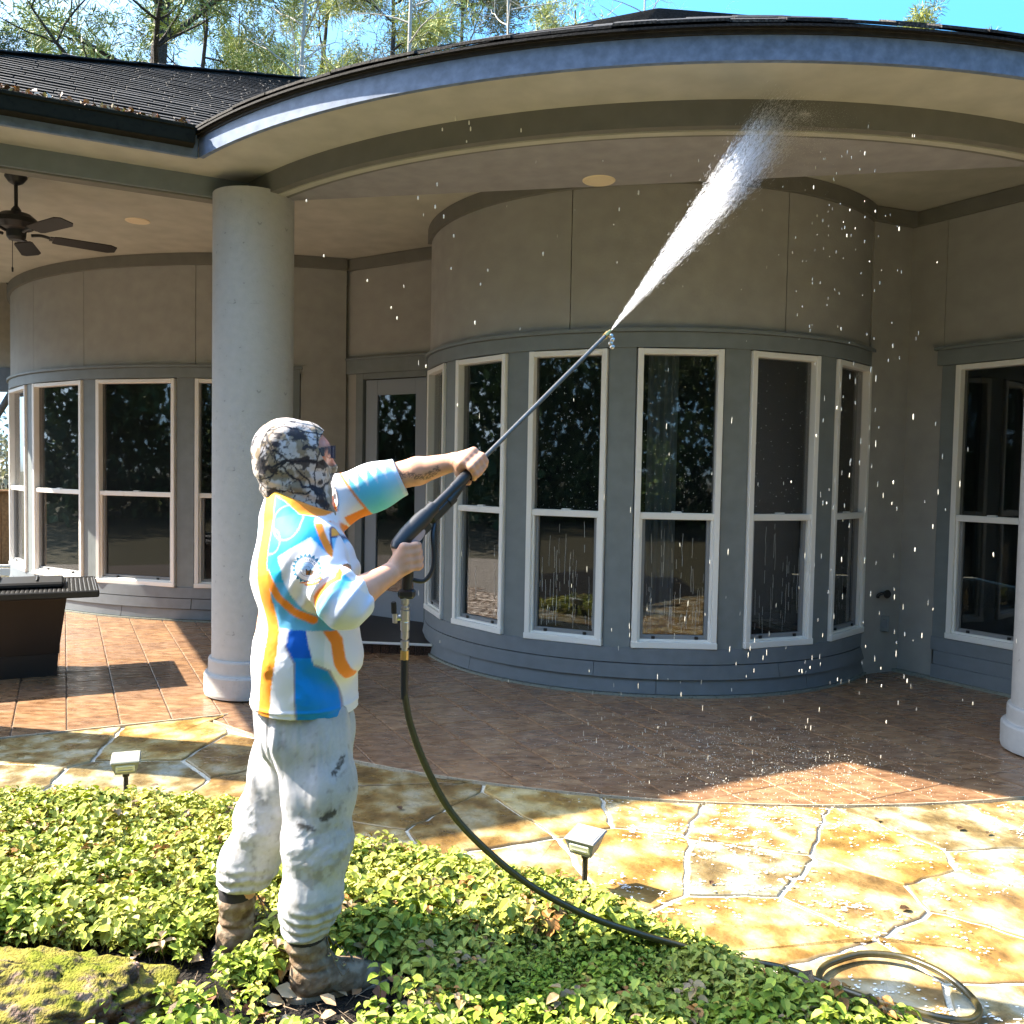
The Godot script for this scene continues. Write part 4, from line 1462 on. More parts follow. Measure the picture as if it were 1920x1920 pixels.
func boulder(called: String, at: Vector3, r: Vector3, sd: float, label: String) -> void:
	var st := begin()
	var n := 84
	var f := func(i: int, j: int) -> Vector3:
		var th := PI * i / n
		var ph := TAU * j / (2 * n)
		var d := Vector3(sin(th) * cos(ph), cos(th), sin(th) * sin(ph))
		var q := d + Vector3.ONE * sd
		var k := 1.0 + 0.20 * nz.get_noise_3d(q.x * 1.3, q.y * 1.3, q.z * 1.3) + 0.09 * nz.get_noise_3d(q.x * 4, q.y * 4, q.z * 4) + 0.035 * nz.get_noise_3d(q.x * 13, q.y * 13, q.z * 13)
		var p := Vector3(d.x * r.x, signf(d.y) * pow(absf(d.y), 0.62) * r.y, d.z * r.z) * k
		return at + p
	var col := func(p: Vector3, nn: Vector3) -> Color:
		var m := nn.y * 0.75 + 0.55 * nz.get_noise_3d(p.x * 9, p.y * 9, p.z * 9) + 0.35 * nz.get_noise_3d(p.x * 30, p.y * 30, p.z * 30) + 0.1
		var stone := Color(0.055, 0.045, 0.038).lerp(Color(0.32, 0.22, 0.19), smoothstep(-0.15, 0.5, nz.get_noise_3d(p.x * 11 + 7, p.y * 11, p.z * 11)))
		var moss := Color(0.26, 0.22, 0.05).lerp(Color(0.17, 0.19, 0.025), smoothstep(-0.3, 0.4, nz.get_noise_3d(p.x * 7, p.y * 7, p.z * 7 + 30)))
		moss = moss * (0.8 + 0.5 * nz.get_noise_3d(p.x * 60, p.y * 60, p.z * 60))
		return stone.lerp(moss, smoothstep(0.42, 0.72, m))
	var P_ := []
	for i in n + 1:
		for j in 2 * n:
			P_.append(f.call(i, j))
	var N_ := []
	for i in n + 1:
		for j in 2 * n:
			var a: Vector3 = P_[i * 2 * n + (j + 1) % (2 * n)] - P_[i * 2 * n + (j + 2 * n - 1) % (2 * n)]
			var b: Vector3 = P_[mini(i + 1, n) * 2 * n + j] - P_[maxi(i - 1, 0) * 2 * n + j]
			var v := a.cross(b)
			v = v.normalized() if v.length() > 1e-9 else Vector3.UP
			if v.dot(P_[i * 2 * n + j] - at) < 0:
				v = -v
			N_.append(v)
	for i in n:
		for j in 2 * n:
			var id := [i * 2 * n + j, i * 2 * n + (j + 1) % (2 * n), (i + 1) * 2 * n + (j + 1) % (2 * n), (i + 1) * 2 * n + j]
			for t in [[0, 1, 2], [0, 2, 3]]:
				var q := [id[t[0]], id[t[1]], id[t[2]]]
				if (P_[q[1]] - P_[q[0]]).cross(P_[q[2]] - P_[q[0]]).dot(N_[q[0]]) > 0:
					q = [q[0], q[2], q[1]]
				for v in q:
					st.set_color(col.call(P_[v], N_[v]))
					st.set_normal(N_[v])
					st.add_vertex(P_[v])
	tag(part(called, st, M.vc_rock, self), label, "boulder")

# ---------------------------------------------------------------- smaller things
func build_things() -> void:
	rng.seed = 99
	ceiling_fan()
	recessed_light(P(-3.334, H2, 7.84), "pale recessed ceiling light between the fan and the big column")
	recessed_light(P(0.509, H1 + 0.006, 5.628), "cream recessed ceiling light in the low round ceiling over the middle bay")
	fire_table()
	garden_light(P(-1.815, 0.0, 4.13), 0.155, 0.35, Color(0.70, 0.72, 0.62), "weathered square solar garden light at the back edge of the bed left of the man")
	garden_light(P(0.305, 0.0, 3.32), 0.16, -0.55, Color(0.62, 0.64, 0.66), "grey square solar garden light at the bed's edge right of the hose")
	# tap and outlet on the narrow wall right of the middle bay
	var t := thing("outdoor_faucet", "small black tap on the narrow wall right of the middle bay", "faucet", P(3.05, 0.655, 7.14))
	var st := begin()
	var o := P(3.06, 0.655, 7.145)
	tube(st, [o + Vector3(0, 0, -0.02), o + Vector3(-0.01, 0, 0.05)], [0.018, 0.014], 10)
	tube(st, smooth_path([o + Vector3(-0.01, 0, 0.04), o + Vector3(-0.05, 0.004, 0.055), o + Vector3(-0.085, -0.01, 0.06), o + Vector3(-0.09, -0.035, 0.06)], 4), same(0.012, 13), 8)
	part("spout", st, M.black, t)
	st = begin()
	lathe(st, o + Vector3(-0.01, -0.004, 0.045), Vector3(0.3, 0, 1), [Vector2(0, 0.012), Vector2(0.03, 0.012), Vector2(0.036, 0.004), Vector2(0.03, -0.002), Vector2(0, -0.002)], 14)
	part("handle", st, M.black, t)
	t = thing("wall_outlet", "grey weatherproof outlet box low on the narrow wall under the tap", "outlet", P(3.06, 0.41, 7.15))
	var a := -0.44
	var bs := Basis(Vector3.UP, a)
	st = begin()
	cbox(st, Transform3D(bs, P(3.055, 0.405, 7.135)), Vector3(0.068, 0.125, 0.022), 0.004)
	part("box", st, M.trim, t)
	st = begin()
	cbox(st, Transform3D(bs, P(3.055, 0.405, 7.135) + bs.z * 0.013), Vector3(0.036, 0.07, 0.012), 0.004)
	part("cover", st, M.siding, t)

func ceiling_fan() -> void:
	var c := P(-3.756, 0, 6.69)
	var f := thing("ceiling_fan", "black ceiling fan with wooden blades hanging under the left porch ceiling", "ceiling fan", c + Vector3.UP * 3.0)
	var st := begin()
	lathe(st, c + Vector3.UP * H2, Vector3.DOWN, [Vector2(0.0, -0.002), Vector2(0.075, -0.002), Vector2(0.077, 0.012), Vector2(0.05, 0.05), Vector2(0.022, 0.066), Vector2(0.0, 0.068)], 24)
	part("canopy", st, M.black, f)
	st = begin()
	tube(st, [c + Vector3.UP * 3.68, c + Vector3.UP * 3.44], [0.013, 0.013], 12)
	lathe(st, c + Vector3.UP * 3.51, Vector3.DOWN, [Vector2(0.013, 0), Vector2(0.035, 0.03), Vector2(0.035, 0.06)], 16)
	part("downrod", st, M.black, f)
	st = begin()
	lathe(st, c + Vector3.UP * 3.46, Vector3.DOWN, [Vector2(0.03, 0), Vector2(0.10, 0.012), Vector2(0.145, 0.05), Vector2(0.148, 0.085), Vector2(0.11, 0.12), Vector2(0.07, 0.135), Vector2(0.065, 0.185), Vector2(0.05, 0.205), Vector2(0, 0.21)], 28)
	part("motor", st, M.black, f)
	st = begin()
	tube(st, [c + Vector3(-0.03, 3.26, 0), c + Vector3(-0.03, 3.05, 0)], [0.0025, 0.0025], 5)
	lathe(st, c + Vector3(-0.03, 3.06, 0), Vector3.DOWN, [Vector2(0, 0), Vector2(0.008, 0.01), Vector2(0.006, 0.04), Vector2(0, 0.042)], 8)
	part("pull_chain", st, M.black, f)
	for k in 5:
		var an := deg_to_rad(38.0 - 72.0 * k)   # measured from +X towards the viewer
		var d := Vector3(cos(an), 0, -sin(an))
		var s := Vector3(-d.z, 0, d.x)
		var tip := c + Vector3.UP * 3.305
		st = begin()
		tube(st, smooth_path([tip + d * 0.10, tip + d * 0.17 + Vector3.UP * 0.012, tip + d * 0.24], 4), same(0.012, 9), 8)
		var u := (s + Vector3.UP * 0.20).normalized()
		var n := d.cross(u).normalized()
		var bs := Basis(d, n, d.cross(n))
		cbox(st, Transform3D(bs, tip + d * 0.27), Vector3(0.09, 0.010, 0.07), 0.003)
		part("blade_arm", st, M.black, f)
		st = begin()
		# a paddle with clipped corners
		var lo := 0.25
		var hi := 0.70
		var pts := []
		for q in [[lo, -0.055], [lo + 0.04, -0.066], [hi - 0.05, -0.072], [hi, -0.045], [hi, 0.045], [hi - 0.05, 0.072], [lo + 0.04, 0.066], [lo, 0.055]]:
			pts.append(tip + d * q[0] + u * q[1] + n * 0.010)
		for i in range(1, 7):
			ftri(st, pts[0], pts[i], pts[i + 1], n)
			ftri(st, pts[0] - n * 0.007, pts[i] - n * 0.007, pts[i + 1] - n * 0.007, -n)
		for i in 8:
			fquad(st, pts[i], pts[(i + 1) % 8], pts[(i + 1) % 8] - n * 0.007, pts[i] - n * 0.007, pts[i] - (tip + d * 0.47))
		part("blade", st, M.blade if M.has("blade") else M.bronze, f)

func recessed_light(at: Vector3, label: String) -> void:
	var t := thing("recessed_light", label, "ceiling light", at, "recessed porch lights")
	var st := begin()
	lathe(st, at, Vector3.DOWN, [Vector2(0.070, -0.02), Vector2(0.072, 0.004), Vector2(0.098, 0.007), Vector2(0.104, 0.002), Vector2(0.104, -0.004)], 32)
	part("trim_ring", st, M.light_trim, t)
	st = begin()
	lathe(st, at + Vector3.DOWN * 0.0015, Vector3.DOWN, [Vector2(0.071, 0.002), Vector2(0.055, 0.0), Vector2(0.0, -0.001)], 32)
	part("lens", st, M.light_trim, t)

func fire_table() -> void:
	var cr := Vector2(-3.023, 6.414)      # near right corner of the top
	var t := thing("fire_table", "black woven fire pit table with a tapered base at the left edge of the patio", "table", P2(cr - DS * 0.65 + DW * 0.45, 0))
	var y := 0.665
	var L := 1.30
	var D := 0.90
	var bs := Basis(Vector3(DS.x, 0, -DS.y), Vector3.UP, Vector3(DS.x, 0, -DS.y).cross(Vector3.UP))
	var c := cr - DS * L * 0.5 + DW * D * 0.5
	var st := begin()
	cbox(st, Transform3D(bs, P2(c, y - 0.030)), Vector3(L - 0.02, 0.045, D - 0.02), 0.006)
	part("top_board", st, M.wicker, t)
	# woven strands of the top, side and front
	st = begin()
	for i in 44:
		var s := -L + 0.012 + i * (L - 0.024) / 43.0
		var p0 := cr + DS * s + DW * 0.008
		var p1 := cr + DS * s + DW * (D - 0.008)
		for j in 30:
			var u := (j + (0.5 if i % 2 == 0 else 0.0)) / 30.0
			if u > 0.97:
				continue
			cbox(st, Transform3D(bs, P2(p0.lerp(p1, u + 0.012), y - 0.0055)), Vector3(0.022, 0.007, 0.026), 0.003)
	part("weave", st, M.wicker, t)
	st = begin()
	for e in [[0.0, 0.5, L, 0.02], [D, 0.5, L, 0.02]]:
		cbox(st, Transform3D(bs, P2(cr - DS * L * 0.5 + DW * e[0], y - 0.024)), Vector3(L + 0.02, 0.052, 0.022), 0.008)
	for e in [0.0, L]:
		cbox(st, Transform3D(bs, P2(cr - DS * e + DW * D * 0.5, y - 0.0245)), Vector3(0.022, 0.051, D + 0.018), 0.008)
	part("rim", st, M.black, t)
	st = begin()
	cbox(st, Transform3D(bs, P2(c, y + 0.022)), Vector3(0.86, 0.045, 0.46), 0.014)
	part("burner_lid", st, M.black, t)
	st = begin()
	for k in 3:
		cbox(st, Transform3D(bs, P2(c - DS * (0.25 - 0.25 * k), y + 0.052)), Vector3(0.012, 0.016, 0.30), 0.004)
	part("lid_handle", st, M.black, t)
	# tapered base
	st = begin()
	var lo := []
	var hi := []
	for q in [[-0.27, 0.28], [-L + 0.27, 0.28], [-L + 0.27, D - 0.28], [-0.27, D - 0.28]]:
		lo.append(P2(cr + DS * q[0] + DW * q[1], 0.0))
	for q in [[-0.20, 0.15], [-L + 0.20, 0.15], [-L + 0.20, D - 0.15], [-0.20, D - 0.15]]:
		hi.append(P2(cr + DS * q[0] + DW * q[1], y - 0.052))
	var mid := []
	for i in 4:
		mid.append((lo[i] as Vector3).lerp(hi[i], 0.28) + (P2(c, 0.0) - (lo[i] as Vector3)) * Vector3(0.02, 0, 0.02))
	for i in 4:
		var j := (i + 1) % 4
		var out: Vector3 = (lo[i] + lo[j]) * 0.5 - P2(c, 0.0)
		fquad(st, mid[i], mid[j], hi[j], hi[i], out)
	part("base_panel", st, M.bronze, t)
	st = begin()
	for i in 4:
		var j := (i + 1) % 4
		var out: Vector3 = (lo[i] + lo[j]) * 0.5 - P2(c, 0.0)
		var o2 := out.normalized() * 0.008
		fquad(st, lo[i] + o2, lo[j] + o2, mid[j] + o2, mid[i] + o2, out)
		fquad(st, mid[i] + o2, mid[j] + o2, mid[j], mid[i], Vector3.UP)
	part("plinth", st, M.wicker, t)

func garden_light(at: Vector3, h: float, turn: float, tone: Color, label: String) -> void:
	var t := thing("garden_light", label, "garden light", at, "solar garden lights")
	var bs := Basis(Vector3.UP, turn)
	var top := at + Vector3.UP * h
	var body := StandardMaterial3D.new()
	body = mat(tone * 0.35, 0.6, {})
	var lid := mat(tone, 0.35, {"tex": noise_tex(0.02, 5, g1(0.75), g1(1.0), 128, 4), "scale": 6.0})
	var st := begin()
	tube(st, [at + Vector3.DOWN * 0.08, top + Vector3.DOWN * 0.02], [0.011, 0.011], 12)
	lathe(st, top + Vector3.DOWN * 0.055, Vector3.UP, [Vector2(0.011, 0), Vector2(0.016, 0.004), Vector2(0.016, 0.02), Vector2(0.012, 0.026)], 14)
	part("stake", st, M.black, t)
	# housing: a wedge, narrower below, open lens at the front
	st = begin()
	var w := 0.062
	var d := 0.058
	var lo := [Vector3(-w * 0.72, -0.028, d * 0.72), Vector3(w * 0.72, -0.028, d * 0.72), Vector3(w * 0.6, -0.02, -d * 0.7), Vector3(-w * 0.6, -0.02, -d * 0.7)]
	var hi := [Vector3(-w * 0.98, 0.026, d * 0.95), Vector3(w * 0.98, 0.026, d * 0.95), Vector3(w * 0.95, 0.042, -d), Vector3(-w * 0.95, 0.042, -d)]
	for i in 4:
		lo[i] = top + bs * lo[i]
		hi[i] = top + bs * hi[i]
	for i in 4:
		var j := (i + 1) % 4
		fquad(st, lo[i], lo[j], hi[j], hi[i], (lo[i] + lo[j]) * 0.5 - top)
	fquad(st, lo[0], lo[1], lo[2], lo[3], Vector3.DOWN)
	part("housing", st, body, t)
	st = begin()
	var lt := bs * Basis(Vector3.RIGHT, 0.14)
	cbox(st, Transform3D(lt, top + bs * Vector3(0, 0.038, 0)), Vector3(w * 2.08, 0.010, d * 2.1), 0.004)
	part("cap", st, body, t)
	st = begin()
	cbox(st, Transform3D(lt, top + bs * Vector3(0, 0.0435, 0)), Vector3(w * 1.72, 0.003, d * 1.72), 0.001)
	part("solar_panel", st, lid, t)
	st = begin()
	var lb := bs * Basis(Vector3.RIGHT, 0.22)
	cbox(st, Transform3D(lb, top + bs * Vector3(0, 0.0, d * 0.86)), Vector3(w * 1.36, 0.034, 0.008), 0.008)
	part("lens", st, mat(Color(0.62, 0.62, 0.46), 0.3, {}), t)
	for k in 2:
		st = begin()
		cbox(st, Transform3D(lb, top + bs * Vector3(0, 0.007 - 0.013 * k, d * 0.86 + 0.0045)), Vector3(w * 1.05, 0.0035, 0.003), 0.001)
		part("louver", st, body, t)

# ---------------------------------------------------------------- figure modelling
class Field:
	# tapered capsules joined smoothly; each bone is [a, b, ra, rb, flat axis, flat factor]
	var bones := []
	var k := 0.03
	var cuts := []            # [point, normal]: what lies beyond is cut away
	var holes := []           # [centre, radii, basis]: ellipsoids carved out
	var bump = null    # extra thickness at a point
	var live := []

	func add(a: Vector3, b: Vector3, ra: float, rb: float, axis := Vector3.ZERO, fac := 1.0) -> void:
		bones.append([a, b - a, ra, rb, axis, fac - 1.0, 1.0 / maxf((b - a).length_squared(), 1e-9)])

	func bone(i: int, p: Vector3) -> float:
		var o: Array = bones[i]
		var ba: Vector3 = o[1]
		var q: Vector3 = p - o[0]
		var h: float = clampf(q.dot(ba) * o[6], 0.0, 1.0)
		q -= ba * h
		if o[5] != 0.0:
			q += (o[4] as Vector3) * (q.dot(o[4]) * o[5])
		return q.length() - lerpf(o[2], o[3], h)

	func focus(p: Vector3, reach: float) -> float:
		var ds := []
		var least := 1e9
		for i in bones.size():
			var d := bone(i, p)
			ds.append(d)
			least = minf(least, d)
		live = []
		for i in bones.size():
			if ds[i] < least + reach * 2.0 + k:
				live.append(i)
		return least

	func at(p: Vector3) -> float:
		var d := 1e9
		for i in live:
			var e := bone(i, p)
			if absf(d - e) < k:
				var h := (k - absf(d - e)) / k
				d = minf(d, e) - h * h * k * 0.25
			else:
				d = minf(d, e)
		if bump != null:
			d -= bump.call(p)
		for c in cuts:
			if c.size() < 3 or p.distance_to(c[0]) < c[2]:
				d = maxf(d, (p - c[0]).dot(c[1]))
		for c in holes:
			var q: Vector3 = (c[2] as Basis).inverse() * (p - c[0]) / c[1]
			d = maxf(d, (1.0 - q.length()) * minf(c[1].x, minf(c[1].y, c[1].z)))
		return d

# surface nets, visiting only the blocks that the surface crosses
func mesh_field(st: SurfaceTool, f: Field, lo: Vector3, hi: Vector3, cell: float, col: Callable, soft := 0.0) -> void:
	var B := 4
	var nx := (int((hi.x - lo.x) / cell) / B + 1) * B
	var ny := (int((hi.y - lo.y) / cell) / B + 1) * B
	var nzz := (int((hi.z - lo.z) / cell) / B + 1) * B
	var sx := nx + 1
	var sxy := (nx + 1) * (ny + 1)
	var val := PackedFloat32Array()
	val.resize(sxy * (nzz + 1))
	val.fill(1e9)
	var vid := PackedInt32Array()
	vid.resize(sxy * (nzz + 1))
	vid.fill(-1)
	var reach := B * cell * 0.9
	var blocks := []
	for bz in nzz / B:
		for by in ny / B:
			for bx in nx / B:
				var c := lo + Vector3(bx + 0.5, by + 0.5, bz + 0.5) * B * cell
				if absf(f.focus(c, reach)) > reach + 0.035:
					continue
				blocks.append([bx, by, bz, f.live])
				for k in B + 1:
					for j in B + 1:
						for i in B + 1:
							var id := (bx * B + i) + (by * B + j) * sx + (bz * B + k) * sxy
							if val[id] > 1e8:
								val[id] = f.at(lo + Vector3(bx * B + i, by * B + j, bz * B + k) * cell)
	var pos := PackedVector3Array()
	var nor := PackedVector3Array()
	var cols := PackedColorArray()
	var off := [0, 1, sx, sx + 1, sxy, sxy + 1, sxy + sx, sxy + sx + 1]
	var e := 0.35 * cell
	for b in blocks:
		f.live = b[3]
		for k in B:
			for j in B:
				for i in B:
					var x: int = b[0] * B + i
					var y: int = b[1] * B + j
					var z: int = b[2] * B + k
					var id := x + y * sx + z * sxy
					var m := 0
					for q in 8:
						if val[id + off[q]] < 0.0:
							m |= 1 << q
					if m == 0 or m == 255:
						continue
					var s := Vector3.ZERO
					var n := 0
					for q in 8:
						for ax in 3:
							if q & (1 << ax):
								continue
							var r: int = q | (1 << ax)
							var va := val[id + off[q]]
							var vb := val[id + off[r]]
							if (va < 0.0) != (vb < 0.0):
								var t := va / (va - vb)
								var p := Vector3(q & 1, (q >> 1) & 1, (q >> 2) & 1)
								p[ax] = t
								s += p
								n += 1
					var w := lo + (Vector3(x, y, z) + s / n) * cell
					vid[id] = pos.size()
					pos.append(w)
					var g := Vector3(f.at(w + Vector3(e, 0, 0)) - f.at(w - Vector3(e, 0, 0)), f.at(w + Vector3(0, e, 0)) - f.at(w - Vector3(0, e, 0)), f.at(w + Vector3(0, 0, e)) - f.at(w - Vector3(0, 0, e)))
					g = g.normalized() if g.length() > 1e-9 else Vector3.UP
					nor.append(g)
					if soft > 0.0:
						var c := Color(0, 0, 0)
						for o in [Vector3(0.7, 0.4, 0.2), Vector3(-0.4, 0.7, -0.2), Vector3(-0.7, -0.4, 0.2), Vector3(0.4, -0.7, -0.2)]:
							c += (col.call(w + o * soft, g) as Color) * 0.25
						cols.append(c)
					else:
						cols.append(col.call(w, g))
	var step := [1, sx, sxy]
	for b in blocks:
		for k in B:
			for j in B:
				for i in B:
					var x: int = b[0] * B + i
					var y: int = b[1] * B + j
					var z: int = b[2] * B + k
					if x == 0 or y == 0 or z == 0:
						continue
					var id := x + y * sx + z * sxy
					for ax in 3:
						if (val[id] < 0.0) == (val[id + step[ax]] < 0.0):
							continue
						var u: int = step[(ax + 1) % 3]
						var v: int = step[(ax + 2) % 3]
						var q := [vid[id], vid[id - u], vid[id - u - v], vid[id - v]]
						if q.min() < 0:
							continue
						for t in [[0, 1, 2], [0, 2, 3]]:
							var a: int = q[t[0]]
							var bb: int = q[t[1]]
							var c: int = q[t[2]]
							if (pos[bb] - pos[a]).cross(pos[c] - pos[a]).dot(nor[a] + nor[bb] + nor[c]) > 0.0:
								var sw_ := bb
								bb = c
								c = sw_
							for vtx in [a, bb, c]:
								st.set_color(cols[vtx])
								st.set_normal(nor[vtx])
								st.add_vertex(pos[vtx])

# jersey and trousers are designed on a drawing laid along the body's side: drawing x runs from the back to the chest, y runs down
func drawing(p: Vector3) -> Vector2:
	var y := 887.0 - (p.y - 1.58) * 622.0
	return Vector2(960.0 + p.x * 622.0 - 0.018 * (y - 900.0), y)

func near_line(p: Vector2, line: Array) -> float:
	var d := 1e9
	for i in line.size() - 1:
		d = minf(d, p.distance_to(Geometry2D.get_closest_point_to_segment(p, line[i], line[i + 1])))
	return d

const WHITE := Color(0.74, 0.73, 0.78)
const ORANGE := Color(0.85, 0.24, 0.02)
const YELLOW := Color(0.85, 0.46, 0.03)
const CYAN := Color(0.02, 0.42, 0.68)
const SKYB := Color(0.12, 0.55, 0.75)
const BLUE := Color(0.01, 0.14, 0.60)

var R_SH := P(-0.592, 1.330, 2.60)
var R_EL := P(-0.472, 1.205, 2.47)
var R_WR := P(-0.362, 1.272, 2.60)
var L_SH := P(-0.590, 1.468, 2.93)
var L_EL := P(-0.385, 1.562, 2.95)
var L_WR := P(-0.190, 1.612, 2.895)
var HEAD := P(-0.683, 1.628, 2.76)

func jersey_color(p: Vector3, n: Vector3) -> Color:
	var d := drawing(p)
	# sleeves, by how far along the arm
	var ra := (p - R_SH).dot(R_EL - R_SH) / (R_EL - R_SH).length_squared()
	var rf := (p - R_EL).dot(R_WR - R_EL) / (R_WR - R_EL).length_squared()
	var dr: float = minf(p.distance_to(R_SH + (R_EL - R_SH) * clampf(ra, 0, 1)), p.distance_to(R_EL + (R_WR - R_EL) * clampf(rf, 0, 1)))
	var seam := d.y - (1008.0 + absf(d.x - 600.0) * (0.62 if d.x < 600 else 0.9))
	if dr < 0.112 and p.z > -2.60 and seam > 0.0 and (d.y > 1006):
		var far_up: float = rf if ra > 0.9 else -0.6
		if seam < 5.0 and ra < 0.4:
			return Color(0.55, 0.70, 0.80)
		# orange piping before the cuff, cyan fading to white beyond it
		var along := ra * 0.28 + maxf(rf, 0.0) * 0.20
		var lower := smoothstep(0.245, 0.255, along)
		if along > 0.226 and along < 0.254:
			return ORANGE
		if along >= 0.254:
			return SKYB.lerp(Color(0.60, 0.66, 0.80), smoothstep(0.275, 0.33, along + 0.02 * nz.get_noise_3d(p.x * 30, p.y * 30, p.z * 30)))
		return WHITE
	var la := (p - L_SH).dot(L_EL - L_SH) / (L_EL - L_SH).length_squared()
	if la > 0.05 and p.distance_to(L_SH + (L_EL - L_SH) * clampf(la, 0, 2.0)) < 0.13 and p.z < -2.80:
		var zig := absf(fposmod(la * 7.0, 1.0) - 0.5) * 2.0
		var low := (p.y - (L_SH.y + (L_EL.y - L_SH.y) * la)) / 0.09
		if absf(la - 0.34 + low * 0.10) < 0.018:
			return ORANGE
		if la < 0.33 - low * 0.1:
			if low < -0.55 and la > 0.08:
				return ORANGE
			if near_line(d, [Vector2(634, 893), Vector2(646, 905)]) < 5:
				return Color(0.10, 0.30, 0.60)
			return WHITE
		if low > 0.75 - zig * 0.75 or la > 0.98:
			return Color(0.70, 0.76, 0.82) if low > 0.2 else Color(0.46, 0.62, 0.80)
		return SKYB.lerp(Color(0.35, 0.62, 0.85), smoothstep(0.6, 1.1, la))
	# collar
	var cl := near_line(d, [Vector2(494, 918), Vector2(540, 940), Vector2(570, 962), Vector2(602, 966), Vector2(622, 952)])
	if cl < 9.0:
		return YELLOW.lerp(ORANGE, smoothstep(510, 575, d.x))
	# stripe from collar to hem along the back
	var stripe := [Vector2(500, 915), Vector2(505, 1000), Vector2(504, 1060), Vector2(514, 1120), Vector2(528, 1180), Vector2(524, 1225), Vector2(512, 1290), Vector2(508, 1340)]
	if near_line(d, stripe) < 12.5:
		return YELLOW.lerp(ORANGE, clampf(smoothstep(1050, 1110, d.y) * 0.8 + 0.3 * nz.get_noise_2d(d.x * 0.03, d.y * 0.03), 0, 1))
	var sx := 505.0
	for i in stripe.size() - 1:
		if d.y >= stripe[i].y and d.y < stripe[i + 1].y:
			sx = lerpf(stripe[i].x, stripe[i + 1].x, (d.y - stripe[i].y) / (stripe[i + 1].y - stripe[i].y))
	if d.x < sx:
		# faint outlined print down the back
		if d.x < sx - 20.0 and d.y > 980 and d.y < 1260:
			var q := nz.get_noise_2d(d.x * 0.09, d.y * 0.055)
			if absf(q - 0.12) < 0.035:
				return Color(0.30, 0.26, 0.42)
			if q > 0.16 and d.y > 1090:
				return Color(0.75, 0.55, 0.20) if q > 0.3 else Color(0.74, 0.70, 0.70)
			if d.y < 1080 and absf(q) > 0.30:
				return Color(0.15, 0.50, 0.65)
		return WHITE
	# cyan shoulder and flank
	if d.y < 1172 + (d.x - 530) * 0.1 and d.x < 640:
		var front := near_line(d, [Vector2(600, 985), Vector2(625, 1010)])
		if d.x > 588 + (d.y - 960) * 0.55 and d.y < 1100:
			if d.x < 596 + (d.y - 960) * 0.55 + 4:
				return ORANGE if d.y > 985 else WHITE
			# abstract print on the chest
			if d.x > 620 and d.y > 985:
				var lane := absf(d.x - 636.0 - (d.y - 990.0) * 0.28)
				if lane < 11.0 and p.z > -2.86:
					if lane > 8.5 or fposmod(d.y, 24.0) < 3.0:
						return Color(0.02, 0.05, 0.15)
					return [Color(0.20, 0.50, 0.75), Color(0.70, 0.74, 0.80), Color(0.80, 0.34, 0.04)][int(d.y / 24.0) % 3]
			return WHITE
		if near_line(d, [Vector2(515, 1072), Vector2(540, 1118), Vector2(565, 1142), Vector2(600, 1160)]) < 7.0 and d.y > 1070:
			return ORANGE
		var ringp := absf(d.distance_to(Vector2(520, 1020)) - 22.0)
		var ringq := absf(d.distance_to(Vector2(548, 985)) - 30.0)
		if minf(ringp, ringq) < 1.3:
			return Color(0.30, 0.65, 0.78)
		return CYAN.lerp(Color(0.01, 0.30, 0.66), smoothstep(560, 605, d.x)) if d.y < 1090 else Color(0.12, 0.40, 0.60)
	# royal blue wedge
	var blue := PackedVector2Array([Vector2(568, 1128), Vector2(578, 1136), Vector2(604, 1240), Vector2(626, 1252), Vector2(636, 1290), Vector2(644, 1345), Vector2(571, 1345), Vector2(571, 1235), Vector2(555, 1205), Vector2(558, 1185)])
	if Geometry2D.is_point_in_polygon(d, blue):
		return Color(0.0, 0.10, 0.52) if d.y < 1225 else Color(0.0, 0.22, 0.68)
	if near_line(d, [Vector2(571, 1345), Vector2(571, 1235), Vector2(555, 1205)]) < 3.0 or near_line(d, [Vector2(606, 1240), Vector2(628, 1252), Vector2(646, 1345)]) < 2.5:
		return Color(0.30, 0.28, 0.36)
	if near_line(d, [Vector2(620, 1172), Vector2(637, 1200), Vector2(644, 1240), Vector2(655, 1268)]) < 8.5:
		return ORANGE
	if d.x > 578 and d.x < 620 and d.y < 1245:
		return Color(0.60, 0.66, 0.70)
	return WHITE

func trouser_color(p: Vector3, n: Vector3) -> Color:
	var q := nz.get_noise_3d(p.x * 7, p.y * 7, p.z * 7)
	var g := nz.get_noise_3d(p.x * 26, p.y * 20, p.z * 26)
	var c := Color(0.47, 0.47, 0.505).lerp(Color(0.36, 0.36, 0.38), clampf(0.4 + q, 0, 1))
	# grime: smears about the knees, dark marks on the near thigh
	var dirt := smoothstep(0.22, 0.5, g + 0.35 * q + 0.18 * smoothstep(0.55, 0.35, p.y))
	c = c.lerp(Color(0.22, 0.21, 0.20), dirt * 0.55)
	var d := drawing(p)
	var mk := near_line(d, [Vector2(636, 1440), Vector2(643, 1428), Vector2(648, 1415)])
	mk = minf(mk, near_line(d, [Vector2(618, 1516), Vector2(634, 1508)]) - 3.0)
	mk = minf(mk, near_line(d, [Vector2(575, 1530), Vector2(600, 1536)]) - 1.0)
	if p.z > -2.72:
		c = c.lerp(Color(0.045, 0.042, 0.04), smoothstep(6.0, 1.0, mk + 7.0 * nz.get_noise_2d(d.x * 0.15, d.y * 0.15)) * 0.9)
	var fine := nz.get_noise_3d(p.x * 110, p.y * 110, p.z * 110)
	return c * (1.0 + 0.10 * fine)

